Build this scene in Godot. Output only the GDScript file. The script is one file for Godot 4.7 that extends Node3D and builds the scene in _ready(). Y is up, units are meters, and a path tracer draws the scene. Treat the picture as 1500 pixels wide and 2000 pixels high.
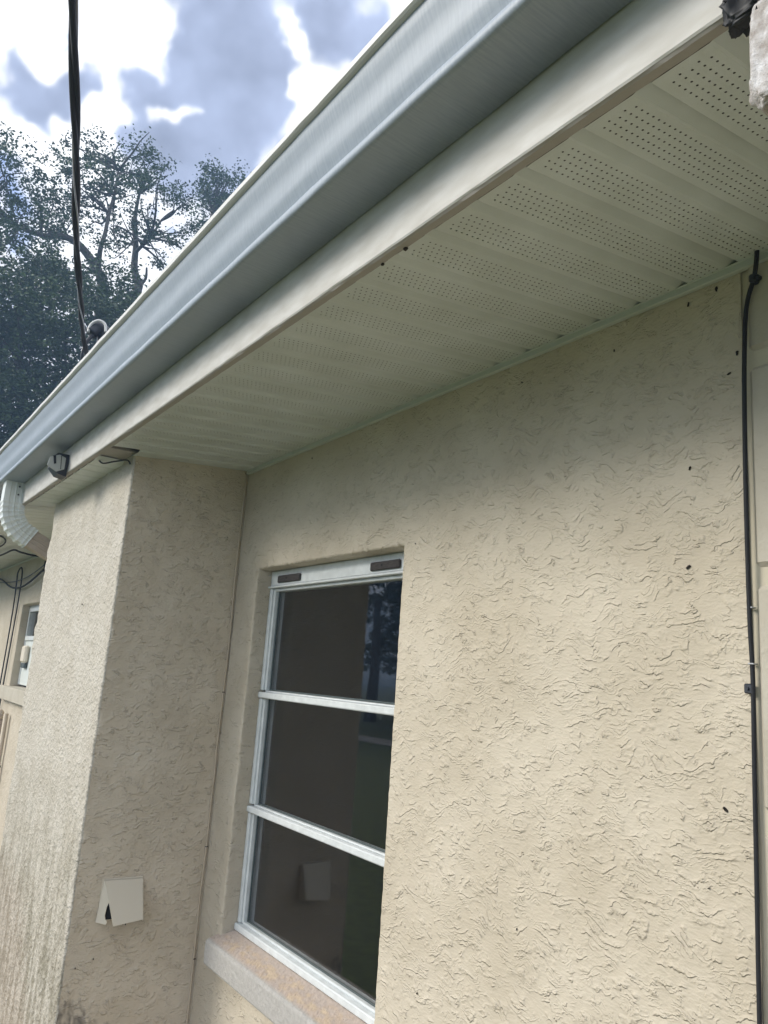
extends Node3D

# ---------------------------------------------------------------- helpers: names and tags
var used := {}
var rng := RandomNumberGenerator.new()
var M := {}

func numbered(called: String) -> String:
	if not used.has(called):
		used[called] = 0
		return called
	used[called] += 1
	return "%s_%03d" % [called, used[called]]

func tag(o: Node3D, label: String, category: String, group := "") -> Node3D:
	o.set_meta("label", label)
	o.set_meta("category", category)
	if group != "":
		o.set_meta("group", group)
	return o

func thing(called: String, label: String, category: String, at := Vector3.ZERO, group := "") -> Node3D:
	var o := Node3D.new()
	o.name = numbered(called)
	add_child(o)
	o.position = at
	tag(o, label, category, group)
	return o

func obj(called: String, mesh: Mesh, m: Material, parent: Node3D = null, at := Vector3.ZERO) -> MeshInstance3D:
	var o := MeshInstance3D.new()
	o.mesh = mesh
	o.material_override = m
	if parent == null:
		o.name = numbered(called)
		add_child(o)
	else:
		o.name = called
		parent.add_child(o, true)
	o.position = at
	return o

func struct(called: String, mesh: Mesh, m: Material) -> MeshInstance3D:
	var o := obj(called, mesh, m)
	o.set_meta("kind", "structure")
	return o

# ---------------------------------------------------------------- helpers: shapes
func begin() -> SurfaceTool:
	var st := SurfaceTool.new()
	st.begin(Mesh.PRIMITIVE_TRIANGLES)
	return st

func tri(st: SurfaceTool, a: Vector3, b: Vector3, c: Vector3) -> void:
	st.add_vertex(a); st.add_vertex(b); st.add_vertex(c)

# a, b, c, d counter-clockwise seen from outside
func quad(st: SurfaceTool, a: Vector3, b: Vector3, c: Vector3, d: Vector3) -> void:
	tri(st, a, c, b); tri(st, a, d, c)

func flat(st: SurfaceTool) -> ArrayMesh:
	return st.commit()

func smooth(st: SurfaceTool) -> ArrayMesh:
	st.index()
	st.generate_normals()
	return st.commit()

# box with chamfered edges
func cbox(st: SurfaceTool, lo: Vector3, hi: Vector3, r := 0.002) -> void:
	var c := (lo + hi) / 2.0
	var h := (hi - lo) / 2.0
	r = minf(r, minf(h.x, minf(h.y, h.z)) * 0.9)
	var pts := {}
	for sx in [-1, 1]:
		for sy in [-1, 1]:
			for sz in [-1, 1]:
				var s := Vector3(sx, sy, sz)
				pts[[sx, sy, sz, 0]] = c + s * Vector3(h.x, h.y - r, h.z - r)
				pts[[sx, sy, sz, 1]] = c + s * Vector3(h.x - r, h.y, h.z - r)
				pts[[sx, sy, sz, 2]] = c + s * Vector3(h.x - r, h.y - r, h.z)
	for s in [-1, 1]:
		fq(st, c, pts[[s, -1, -1, 0]], pts[[s, 1, -1, 0]], pts[[s, 1, 1, 0]], pts[[s, -1, 1, 0]])
		fq(st, c, pts[[-1, s, -1, 1]], pts[[1, s, -1, 1]], pts[[1, s, 1, 1]], pts[[-1, s, 1, 1]])
		fq(st, c, pts[[-1, -1, s, 2]], pts[[1, -1, s, 2]], pts[[1, 1, s, 2]], pts[[-1, 1, s, 2]])
		for t in [-1, 1]:
			fq(st, c, pts[[-1, s, t, 1]], pts[[1, s, t, 1]], pts[[1, s, t, 2]], pts[[-1, s, t, 2]])
			fq(st, c, pts[[s, -1, t, 0]], pts[[s, 1, t, 0]], pts[[s, 1, t, 2]], pts[[s, -1, t, 2]])
			fq(st, c, pts[[s, t, -1, 0]], pts[[s, t, 1, 0]], pts[[s, t, 1, 1]], pts[[s, t, -1, 1]])
			for u in [-1, 1]:
				ft(st, c, pts[[s, t, u, 0]], pts[[s, t, u, 1]], pts[[s, t, u, 2]])

# face turned away from a centre
func ft(st: SurfaceTool, c: Vector3, a: Vector3, b: Vector3, d: Vector3) -> void:
	if (b - a).cross(d - a).dot((a + b + d) / 3.0 - c) > 0:
		tri(st, a, d, b)
	else:
		tri(st, a, b, d)

func fq(st: SurfaceTool, c: Vector3, p: Vector3, q: Vector3, r: Vector3, s: Vector3) -> void:
	ft(st, c, p, q, r); ft(st, c, p, r, s)

func box(lo: Vector3, hi: Vector3, r := 0.002) -> ArrayMesh:
	var st := begin()
	cbox(st, lo, hi, r)
	return flat(st)

# grid patch; normal = u x v
func patch(st: SurfaceTool, p: Vector3, u: Vector3, v: Vector3, nu: int, nv: int, bend = null) -> void:
	var g := []
	for j in nv + 1:
		var row := PackedVector3Array()
		for i in nu + 1:
			var q := p + u * (float(i) / nu) + v * (float(j) / nv)
			if bend != null:
				q = bend.call(q, float(i) / nu, float(j) / nv)
			row.append(q)
		g.append(row)
	for j in nv:
		for i in nu:
			quad(st, g[j][i], g[j][i + 1], g[j + 1][i + 1], g[j + 1][i])

# profile (x = z, y = y) swept along x; listed so that walking along it the outside lies to the right when looking along +x
func sweep_x(st: SurfaceTool, prof: PackedVector2Array, xs: PackedFloat32Array, closed := false, jit = null) -> void:
	var n := prof.size()
	for k in xs.size() - 1:
		for i in (n if closed else n - 1):
			var a := prof[i]
			var b := prof[(i + 1) % n]
			var p00 := Vector3(xs[k], a.y, a.x)
			var p01 := Vector3(xs[k], b.y, b.x)
			var p10 := Vector3(xs[k + 1], a.y, a.x)
			var p11 := Vector3(xs[k + 1], b.y, b.x)
			if jit != null:
				p00 = jit.call(p00, i); p01 = jit.call(p01, (i + 1) % n); p10 = jit.call(p10, i); p11 = jit.call(p11, (i + 1) % n)
			quad(st, p00, p01, p11, p10)

func curve(pts: Array, steps: int) -> PackedVector3Array:
	var out := PackedVector3Array()
	var n := pts.size()
	for i in n - 1:
		var a: Vector3 = pts[maxi(i - 1, 0)]
		var b: Vector3 = pts[i]
		var c: Vector3 = pts[i + 1]
		var d: Vector3 = pts[mini(i + 2, n - 1)]
		for k in steps:
			out.append(b.cubic_interpolate(c, a, d, float(k) / steps))
	out.append(pts[n - 1])
	return out

func tube(st: SurfaceTool, path: PackedVector3Array, r0: float, r1: float, seg := 10, cap := true) -> void:
	var n := path.size()
	var t := (path[1] - path[0]).normalized()
	var side := t.cross(Vector3.UP if absf(t.y) < 0.9 else Vector3.RIGHT).normalized()
	var rings := []
	for i in n:
		t = (path[mini(i + 1, n - 1)] - path[maxi(i - 1, 0)]).normalized()
		side = (side - t * side.dot(t)).normalized()
		var up := t.cross(side)
		var r := lerpf(r0, r1, float(i) / (n - 1))
		var ring := PackedVector3Array()
		for k in seg:
			var a := TAU * k / seg
			ring.append(path[i] + (side * cos(a) + up * sin(a)) * r)
		rings.append(ring)
	for i in n - 1:
		for k in seg:
			var l := (k + 1) % seg
			quad(st, rings[i][k], rings[i][l], rings[i + 1][l], rings[i + 1][k])
	if cap:
		for k in seg:
			var l := (k + 1) % seg
			tri(st, path[0], rings[0][k], rings[0][l])
			tri(st, path[n - 1], rings[n - 1][l], rings[n - 1][k])

func tube_mesh(pts: Array, r: float, seg := 10, steps := 6) -> ArrayMesh:
	var st := begin()
	tube(st, curve(pts, steps), r, r, seg)
	return smooth(st)

func prism_x(st: SurfaceTool, poly: PackedVector2Array, x0: float, x1: float) -> void:   # poly in (z, y)
	var c := Vector2.ZERO
	for p in poly:
		c += p / poly.size()
	var cc := Vector3((x0 + x1) / 2, c.y, c.x)
	var n := poly.size()
	for i in n:
		var a := poly[i]
		var b := poly[(i + 1) % n]
		fq(st, cc, Vector3(x0, a.y, a.x), Vector3(x1, a.y, a.x), Vector3(x1, b.y, b.x), Vector3(x0, b.y, b.x))
	var idx := Geometry2D.triangulate_polygon(poly)
	for x in [x0, x1]:
		for k in range(0, idx.size(), 3):
			var v := []
			for q in 3:
				v.append(Vector3(x, poly[idx[k + q]].y, poly[idx[k + q]].x))
			ft(st, cc, v[0], v[1], v[2])

# ---------------------------------------------------------------- helpers: materials
func noise(sd: int, freq: float, oct := 3, kind := FastNoiseLite.TYPE_SIMPLEX_SMOOTH) -> FastNoiseLite:
	var n := FastNoiseLite.new()
	n.seed = sd
	n.noise_type = kind
	n.frequency = freq
	n.fractal_type = FastNoiseLite.FRACTAL_FBM if oct > 1 else FastNoiseLite.FRACTAL_NONE
	n.fractal_octaves = oct
	return n

func lin(r: float, g: float, b: float) -> Color:
	return Color(r, g, b).linear_to_srgb()

func mat(c: Color, rough := 0.8, metal := 0.0) -> StandardMaterial3D:
	var m := StandardMaterial3D.new()
	m.albedo_color = c
	m.roughness = rough
	m.metallic = metal
	return m

# a tone texture that multiplies the colour: average near 1
func tones(sd: int, freq: float, oct: int, a: Color, b: Color, size := 512) -> NoiseTexture2D:
	var t := NoiseTexture2D.new()
	t.width = size; t.height = size
	t.seamless = true
	t.noise = noise(sd, freq, oct)
	var g := Gradient.new()
	g.set_color(0, a); g.set_color(1, b)
	t.color_ramp = g
	return t

func bumps(m: StandardMaterial3D, t: Texture2D, cm: float) -> void:
	m.heightmap_enabled = true
	m.heightmap_texture = t
	m.heightmap_scale = cm

func world_map(m: StandardMaterial3D, scale: Vector3, offset := Vector3.ZERO) -> void:
	m.uv1_triplanar = true
	m.uv1_world_triplanar = true
	m.uv1_scale = scale
	m.uv1_offset = offset
	m.uv1_triplanar_sharpness = 8.0

# ---------------------------------------------------------------- stucco relief
const SN := 2048
var sa: FastNoiseLite
var sb: FastNoiseLite
var sc: FastNoiseLite
var sd: FastNoiseLite
var se: FastNoiseLite
var sw: FastNoiseLite
var rows := []

func stucco_row(j: int) -> void:
	var out := PackedFloat32Array()
	out.resize(SN)
	var k := 2000.0 / SN
	var y := j * k
	for i in SN:
		var x := i * k
		var w := sw.get_noise_2d(x, y)
		var yy := y + w * 26.0
		# torn edges of trowelled coats: a slow ramp and a sharp fall, mostly along the strokes
		var s := sa.get_noise_2d(x * 0.50, yy) * 1.7 + yy / 26.0 + sd.get_noise_2d(x * 0.8, y * 0.8) * 0.11
		var f := s - floorf(s)
		var m := sb.get_noise_2d(x, y)
		var h := minf(0.30 * f + 0.80 * pow(f, 4.0), 0.86) * clampf(m * 3.6 + 0.55, 0.0, 1.0) * clampf(0.6 + sc.get_noise_2d(x * 0.6 + 333.0, y) * 2.4, 0.22, 1.0) * 1.4
		var s2 := sc.get_noise_2d(x * 0.55, yy) * 1.7 + yy / 13.0 + se.get_noise_2d(x, y) * 0.10
		var f2 := s2 - floorf(s2)
		h += (0.3 * f2 + 0.7 * pow(f2, 5.0)) * clampf(sb.get_noise_2d(x + 900.0, y * 1.4) * 4.0 + 0.30, 0.0, 1.0) * 0.75
		h += sd.get_noise_2d(x * 0.35, y) * 0.13 + se.get_noise_2d(x, y) * 0.05
		h += m * 0.3
		out[i] = h * 0.25 + 0.4
	rows[j] = out

func stucco_map() -> ImageTexture:
	sa = noise(11, 1.0 / 60.0, 5)
	sb = noise(12, 1.0 / 62.0, 3)
	sc = noise(13, 1.0 / 26.0, 3)
	sd = noise(14, 1.0 / 7.0, 2)
	se = noise(15, 1.0 / 3.2, 1)
	sw = noise(16, 1.0 / 150.0, 2)
	rows.resize(SN)
	var id := WorkerThreadPool.add_group_task(stucco_row, SN)
	WorkerThreadPool.wait_for_group_task_completion(id)
	var all := PackedByteArray()
	for j in SN:
		all.append_array(rows[j].to_byte_array())
	rows.clear()
	return ImageTexture.create_from_image(Image.create_from_data(SN, SN, false, Image.FORMAT_RF, all))

const GN := 1024
func sand_row(j: int) -> void:
	var out := PackedFloat32Array()
	out.resize(GN)
	for i in GN:
		var x := i * 1.17
		var y := j * 1.17
		var s := sc.get_noise_2d(x * 0.8, y) * 2.4 + y / 30.0
		var f := s - floorf(s)
		var h := f * clampf(sb.get_noise_2d(x, y) * 2.5 + 0.55, 0.0, 1.0) * 1.2
		var g := sd.get_noise_2d(x * 0.45, y * 0.45)
		var q := sd.get_noise_2d(x * 0.22 + 80.0, y * 0.22)
		h += maxf(g, -0.15) * 1.7 * clampf(0.7 + q * 2.5, 0.15, 1.6) + q * 1.5 + sd.get_noise_2d(x * 0.8 + 500.0, y * 0.8) * 0.6 + se.get_noise_2d(x, y) * 0.1
		out[i] = h * 0.25 + 0.4
	rows[j] = out

func sand_map() -> ImageTexture:
	rows.resize(GN)
	var id := WorkerThreadPool.add_group_task(sand_row, GN)
	WorkerThreadPool.wait_for_group_task_completion(id)
	var all := PackedByteArray()
	for j in GN:
		all.append_array(rows[j].to_byte_array())
	rows.clear()
	return ImageTexture.create_from_image(Image.create_from_data(GN, GN, false, Image.FORMAT_RF, all))

# ---------------------------------------------------------------- sky
const SKW := 2048
var ca: FastNoiseLite
var cb: FastNoiseLite
var cc: FastNoiseLite
# cloud banks and bright gaps: azimuth from -x towards -z, elevation, radius (degrees), thickness
var banks := [
	[3.7, 35.2, 1.5, 0.70], [5.5, 35.7, 1.5, 0.70], [5.8, 34.4, 1.0, 0.60], [7.4, 36.0, 1.5, 0.70], [9.0, 36.3, 1.0, 0.60], [3.4, 36.8, 0.9, 0.50], [11.7, 37.8, 1.2, 0.60], [13.8, 38.1, 1.5, 0.75], 
	[16.2, 39.4, 2.0, 0.80], [16.9, 41.2, 1.5, 0.70], [19.4, 41.2, 2.7, 0.90], [19.5, 42.7, 1.3, 0.60], [23.1, 39.5, 2.3, 0.80], [20.8, 38.2, 2.7, 0.85], [17.9, 35.5, 2.7, 0.85], [15.0, 34.3, 2.0, 0.80], 
	[13.6, 35.4, 1.2, 0.70], [16.7, 33.4, 1.7, 0.70], [20.0, 35.3, 2.3, 0.80], [26.9, 42.6, 1.7, 0.60], [29.0, 43.6, 1.7, 0.60], [30.6, 44.6, 1.3, 0.55], [25.8, 43.8, 0.8, 0.35], [18.7, 43.7, 0.7, 0.50], 
	[4.4, 38.4, 2.7, -0.80], [9.2, 39.9, 2.7, -0.80], [12.6, 40.3, 1.8, -0.80], [11.2, 36.0, 1.3, -0.80], [9.5, 34.8, 1.0, -0.70], [14.5, 36.8, 0.7, -1.00], [15.6, 37.0, 0.7, -1.00], [17.0, 37.1, 0.6, -0.90], 
	[5.6, 32.9, 1.3, -0.70], [8.0, 33.4, 1.3, -0.60], [10.4, 34.0, 1.3, -0.70], [24.4, 40.5, 0.8, -0.80], [23.5, 42.1, 0.9, -0.80], [22.8, 43.4, 1.0, -0.80], [26.2, 40.2, 0.7, -0.70], [20.0, 42.1, 0.3, -0.70],
]
# holes that show blue
var holes := [[6.7, 38.7, 0.4], [4.7, 30.6, 1.2], [6.9, 26.3, 1.3], [5.8, 28.7, 1.0], [16.0, 30.3, 0.7]]

var bank_at := []
var hole_at := []

func toward(az: float, el: float) -> Vector3:
	return Vector3(-cos(deg_to_rad(az)) * cos(deg_to_rad(el)), sin(deg_to_rad(el)), -sin(deg_to_rad(az)) * cos(deg_to_rad(el)))

func sky_row(j: int) -> void:
	var out := PackedFloat32Array()
	out.resize(SKW * 3)
	var th := PI * (j + 0.5) / (SKW / 2)
	var y := cos(th)
	for i in SKW:
		var ph := TAU * (i + 0.5) / SKW
		# column 0 looks along -z, a quarter along +x (Godot's panorama)
		var dx := sin(ph) * sin(th)
		var dz := -cos(ph) * sin(th)
		var c := Vector3(0.5, 0.52, 0.5)
		if y > -0.02:
			var yy := maxf(y, 0.0) * 0.8 + 0.25
			var px := dx / yy
			var pz := dz / yy
			var w := cb.get_noise_2d(px * 60.0, pz * 60.0)
			var t := ca.get_noise_3d(dx * 100.0, y * 150.0, dz * 100.0) * 0.50 + w * 0.18 + cc.get_noise_3d(dx * 330.0, y * 400.0, dz * 330.0) * 0.10
			var q := 0.0
			var hole := 0.0
			if dx < -0.5 and y > 0.35:
				var wob1 := cc.get_noise_3d(dx * 260.0, y * 260.0, dz * 260.0) * 0.024
				var wob2 := cc.get_noise_3d(dx * 260.0 + 400.0, y * 260.0, dz * 260.0) * 0.024
				var d := Vector3(dx + wob2, y + wob1, dz + wob1 - wob2)
				for b in bank_at:
					var e: float = d.distance_squared_to(b[0]) * b[1]
					if e < 5.0:
						q += b[2] * exp(-e * 1.1)
				for b in hole_at:
					var e: float = d.distance_squared_to(b[0]) * b[1]
					if e < 5.0:
						hole += exp(-e)
			t += clampf(q, -0.75, 0.75) * 1.0
			# thin bright cloud everywhere, thick grey cloud where t is high, a little blue where it is very low
			var thick := smoothstep(-0.14, 0.46, t)
			var blue := 0.7 * smoothstep(0.35, 0.9, hole) + (1.0 - smoothstep(0.0, 0.25, absf(q))) * smoothstep(-0.30, -0.44, ca.get_noise_3d(dx * 100.0, y * 150.0, dz * 100.0) * 0.7 + w * 0.2 + cc.get_noise_3d(dx * 100.0, y * 100.0, dz * 100.0) * 0.3)
			var sun := maxf(0.0, dx * sun_at.x + y * sun_at.y + dz * sun_at.z)
			var bright := 1.22 + 1.4 * pow(sun, 6.0) + 0.3 * w
			var white := Vector3(1.0, 1.01, 1.03) * bright
			var g := 0.66 + 0.26 * cc.get_noise_3d(dx * 160.0, y * 200.0, dz * 160.0) + 0.18 * w
			g -= 0.10 * smoothstep(0.3, 0.8, t)
			var grey := Vector3(0.66, 0.77, 1.08) * g
			c = white.lerp(grey, thick * 0.97)
			c = c.lerp(Vector3(0.17, 0.36, 0.86), minf(blue, 1.0) * 0.85)
			var low := smoothstep(0.16, 0.0, y)
			c = c.lerp(Vector3(1.0, 1.05, 1.12), low * 0.7)
		out[i * 3] = c.x; out[i * 3 + 1] = c.y; out[i * 3 + 2] = c.z
	rows[j] = out

func sky_map() -> ImageTexture:
	ca = noise(21, 1.0 / 34.0, 5)
	cb = noise(22, 1.0 / 40.0, 4)
	cc = noise(23, 1.0 / 18.0, 4)
	for b in banks:
		bank_at.append([toward(b[0], b[1]), 1.0 / pow(deg_to_rad(b[2]), 2.0), b[3]])
	for b in holes:
		hole_at.append([toward(b[0], b[1]), 1.0 / pow(deg_to_rad(b[2]), 2.0)])
	rows.resize(SKW / 2)
	var id := WorkerThreadPool.add_group_task(sky_row, SKW / 2)
	WorkerThreadPool.wait_for_group_task_completion(id)
	var all := PackedByteArray()
	for j in SKW / 2:
		all.append_array(rows[j].to_byte_array())
	rows.clear()
	return ImageTexture.create_from_image(Image.create_from_data(SKW, SKW / 2, false, Image.FORMAT_RGBF, all))

var sun_at := Vector3(-0.42, 0.47, 0.76).normalized()

# ---------------------------------------------------------------- the place
const XC := -2.716      # inner face of the bump-out
const ZC := 0.445       # its front face
const XL := -3.90       # its far edge
const YF := 2.306       # lower edge of the fascia
const PITCH := 0.1017   # soffit rib to rib

func wall_top(x: float) -> float:
	return lerpf(2.352, 2.373, clampf((x + 2.716) / 2.03, 0.0, 1.3))

func _ready() -> void:
	rng.seed = 5
	# camera
	var cam := Camera3D.new()
	cam.name = "camera"
	add_child(cam)
	cam.transform = Transform3D(Basis(Vector3(0.578, 0.0682, -0.8135), Vector3(0.1326, 0.9755, 0.1759), Vector3(0.8054, -0.2094, 0.5548)).orthonormalized(), Vector3(0, 1.6, 1.22))
	cam.fov = 66.86
	cam.near = 0.05
	cam.far = 400.0
	cam.current = true
	# sky, exposure
	var we := WorldEnvironment.new()
	we.name = "environment"
	var env := Environment.new()
	env.background_mode = Environment.BG_SKY
	var sky := Sky.new()
	var pan := PanoramaSkyMaterial.new()
	pan.panorama = sky_map()
	sky.sky_material = pan
	env.sky = sky
	env.background_energy_multiplier = 0.60
	env.tonemap_mode = Environment.TONE_MAPPER_LINEAR
	env.tonemap_exposure = 2.1
	env.sdfgi_enabled = true
	env.ssao_enabled = true
	env.ssil_enabled = true
	env.fog_enabled = true  # thin blue haze added in place of lens glare over far things
	env.fog_density = 0.008
	env.fog_light_color = Color(0.68, 0.83, 1.0)
	we.environment = env
	add_child(we)
	# the sun behind thin cloud
	var sun := DirectionalLight3D.new()
	sun.name = "sun"
	sun.light_energy = 0.5
	sun.light_color = Color(1.0, 0.97, 0.92)
	sun.light_angular_distance = 22.0
	sun.shadow_enabled = true
	add_child(sun)
	sun.look_at_from_position(sun_at * 30.0, Vector3.ZERO, Vector3.UP)

	make_materials()
	setting()
	house()
	gutter()
	downspout()
	cables()
	small_things()
	trees()
	far_things()

func make_materials() -> void:
	var relief := stucco_map()
	var sand := sand_map()
	var wash := tones(31, 0.012, 5, Color(0.92, 0.91, 0.89), Color(1, 1, 1))
	# painted stucco
	var m := mat(lin(0.575, 0.515, 0.415), 0.75)
	m.albedo_texture = wash
	world_map(m, Vector3(0.5, 0.5, 0.5), Vector3(0.35, 0.2, 0))
	bumps(m, relief, 0.95)
	M.stucco = m
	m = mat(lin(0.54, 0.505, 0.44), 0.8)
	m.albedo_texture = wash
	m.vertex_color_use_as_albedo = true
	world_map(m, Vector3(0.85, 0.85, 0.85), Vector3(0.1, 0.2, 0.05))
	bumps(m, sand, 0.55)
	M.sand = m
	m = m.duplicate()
	m.albedo_color = lin(0.655, 0.58, 0.47)  # same paint as the wall, lightened to stand for fill light
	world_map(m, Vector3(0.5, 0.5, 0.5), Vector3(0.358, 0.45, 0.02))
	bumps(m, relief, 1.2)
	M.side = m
	m = mat(lin(0.51, 0.475, 0.40), 0.85)
	m.albedo_texture = wash
	world_map(m, Vector3(0.9, 0.9, 0.9), Vector3(0.13, 0.4, 0))
	bumps(m, sand, 0.09)
	M.block = m
	m = mat(lin(0.55, 0.50, 0.39), 0.85)
	M.mortar = m
	m = mat(Color.WHITE, 0.9)
	m.vertex_color_use_as_albedo = true
	world_map(m, Vector3(1.3, 1.3, 1.3))
	bumps(m, sand, 0.14)
	M.sill = m
	# soffit and trims
	m = mat(lin(0.635, 0.685, 0.68), 0.45)
	m.albedo_texture = tones(33, 0.02, 4, Color(0.92, 0.92, 0.9), Color(1, 1, 1), 256)
	world_map(m, Vector3(0.8, 0.8, 0.8))
	M.soffit = m
	M.channel = mat(lin(0.50, 0.54, 0.51), 0.4)
	m = mat(lin(0.60, 0.595, 0.575), 0.6)
	m.albedo_texture = tones(34, 0.03, 5, Color(0.88, 0.87, 0.85), Color(1, 1, 1), 512)
	world_map(m, Vector3(0.6, 2.0, 2.0))
	M.fascia = m
	M.raw = mat(lin(0.37, 0.345, 0.315), 0.9)
	m = mat(lin(0.335, 0.385, 0.44), 0.5)  # bluish lens glare is put into the colour of a white gutter
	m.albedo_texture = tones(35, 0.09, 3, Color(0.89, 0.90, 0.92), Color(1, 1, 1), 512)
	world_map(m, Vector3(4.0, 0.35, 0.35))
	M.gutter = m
	M.lip = mat(lin(0.62, 0.62, 0.60), 0.4)
	m = mat(lin(0.66, 0.70, 0.68), 0.4)
	M.spout = m
	M.tan = mat(lin(0.45, 0.38, 0.31), 0.6)
	# window
	m = mat(lin(0.70, 0.735, 0.74), 0.4)
	m.albedo_texture = tones(36, 0.04, 4, Color(0.9, 0.9, 0.9), Color(1, 1, 1), 256)
	world_map(m, Vector3(2, 2, 2))
	M.alu = m
	m = mat(Color(0.03, 0.035, 0.03, 0.12), 0.02)
	m.transparency = BaseMaterial3D.TRANSPARENCY_ALPHA
	M.glass = m
	M.room = mat(lin(0.03, 0.027, 0.022), 0.9)
	m = mat(lin(0.085, 0.075, 0.07), 0.85)
	m.albedo_texture = tones(37, 0.05, 4, Color(0.45, 0.42, 0.4), Color(1, 1, 1), 256)
	world_map(m, Vector3(3, 30, 3))
	M.wood = m
	M.putty = mat(lin(0.06, 0.08, 0.08), 0.5)
	# small things
	M.black = mat(lin(0.009, 0.009, 0.012), 0.7)
	M.dark = mat(lin(0.02, 0.024, 0.034), 0.4)
	M.grey = mat(lin(0.40, 0.42, 0.41), 0.4)
	M.cream = mat(lin(0.53, 0.45, 0.34), 0.6)
	M.hood = mat(lin(0.68, 0.62, 0.51), 0.5)
	M.hole = mat(lin(0.015, 0.015, 0.014), 0.9)
	M.tin = mat(lin(0.45, 0.46, 0.48), 0.4, 0.6)
	m = mat(lin(0.70, 0.70, 0.72), 0.7)
	m.albedo_texture = tones(38, 0.03, 4, Color(0.66, 0.62, 0.58), Color(1, 1, 1), 256)
	world_map(m, Vector3(6, 6, 6))
	bumps(m, sand, 0.08)
	M.chalk = m
	M.tar = mat(lin(0.010, 0.012, 0.016), 0.55)
	M.speck = mat(lin(0.035, 0.028, 0.02), 0.9)
	M.shingle = mat(lin(0.10, 0.095, 0.09), 0.95)
	# plants
	m = mat(lin(0.05, 0.085, 0.03), 0.55)
	m.backlight_enabled = true
	m.backlight = Color(0.35, 0.42, 0.18)
	m.vertex_color_use_as_albedo = true
	M.leaf = m
	m = mat(lin(0.13, 0.115, 0.10), 0.95)
	m.albedo_texture = tones(39, 0.05, 4, Color(0.5, 0.5, 0.5), Color(1, 1, 1), 256)
	world_map(m, Vector3(3, 1, 3))
	M.bark = m
	m = mat(lin(0.12, 0.155, 0.04), 0.95)
	m.albedo_texture = tones(40, 0.05, 5, Color(0.6, 0.6, 0.55), Color(1, 1, 1), 512)
	world_map(m, Vector3(0.3, 0.3, 0.3))
	bumps(m, m.albedo_texture, 2.0)
	M.lawn = m
	m = mat(lin(0.36, 0.30, 0.215), 0.95)  # colour of the sandy strip added for bounce light
	m.albedo_texture = tones(45, 0.05, 5, Color(0.7, 0.68, 0.64), Color(1, 1, 1), 256)
	world_map(m, Vector3(0.8, 0.8, 0.8))
	M.soil = m
	M.path = mat(lin(0.34, 0.32, 0.29), 0.9)
	M.stone = mat(lin(0.42, 0.34, 0.26), 0.85)

func setting() -> void:
	var st := begin()
	patch(st, Vector3(-150, 0, 150), Vector3(300, 0, 0), Vector3(0, 0, -300), 8, 8)
	struct("ground", flat(st), M.lawn)
	struct("added_bounce_strip", box(Vector3(-9.5, -0.05, -0.2), Vector3(4.0, 0.02, 1.2), 0.01), M.soil)  # unseen sandy strip added to bounce warm light onto wall and soffit
	struct("path", box(Vector3(-21, -0.1, 10.2), Vector3(6, 0.02, 11.2), 0.01), M.path)

# ---------------------------------------------------------------- the house
var wob: FastNoiseLite

func wave(p: Vector3) -> float:
	return wob.get_noise_3dv(p * 100.0) * 0.0022

func rag(p: Vector3) -> Vector3:   # ragged plaster edge
	return Vector3(wob.get_noise_3dv(p * 620.0), wob.get_noise_3dv(p * 620.0 + Vector3(300, 0, 0)), 0) * 0.0024

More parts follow.
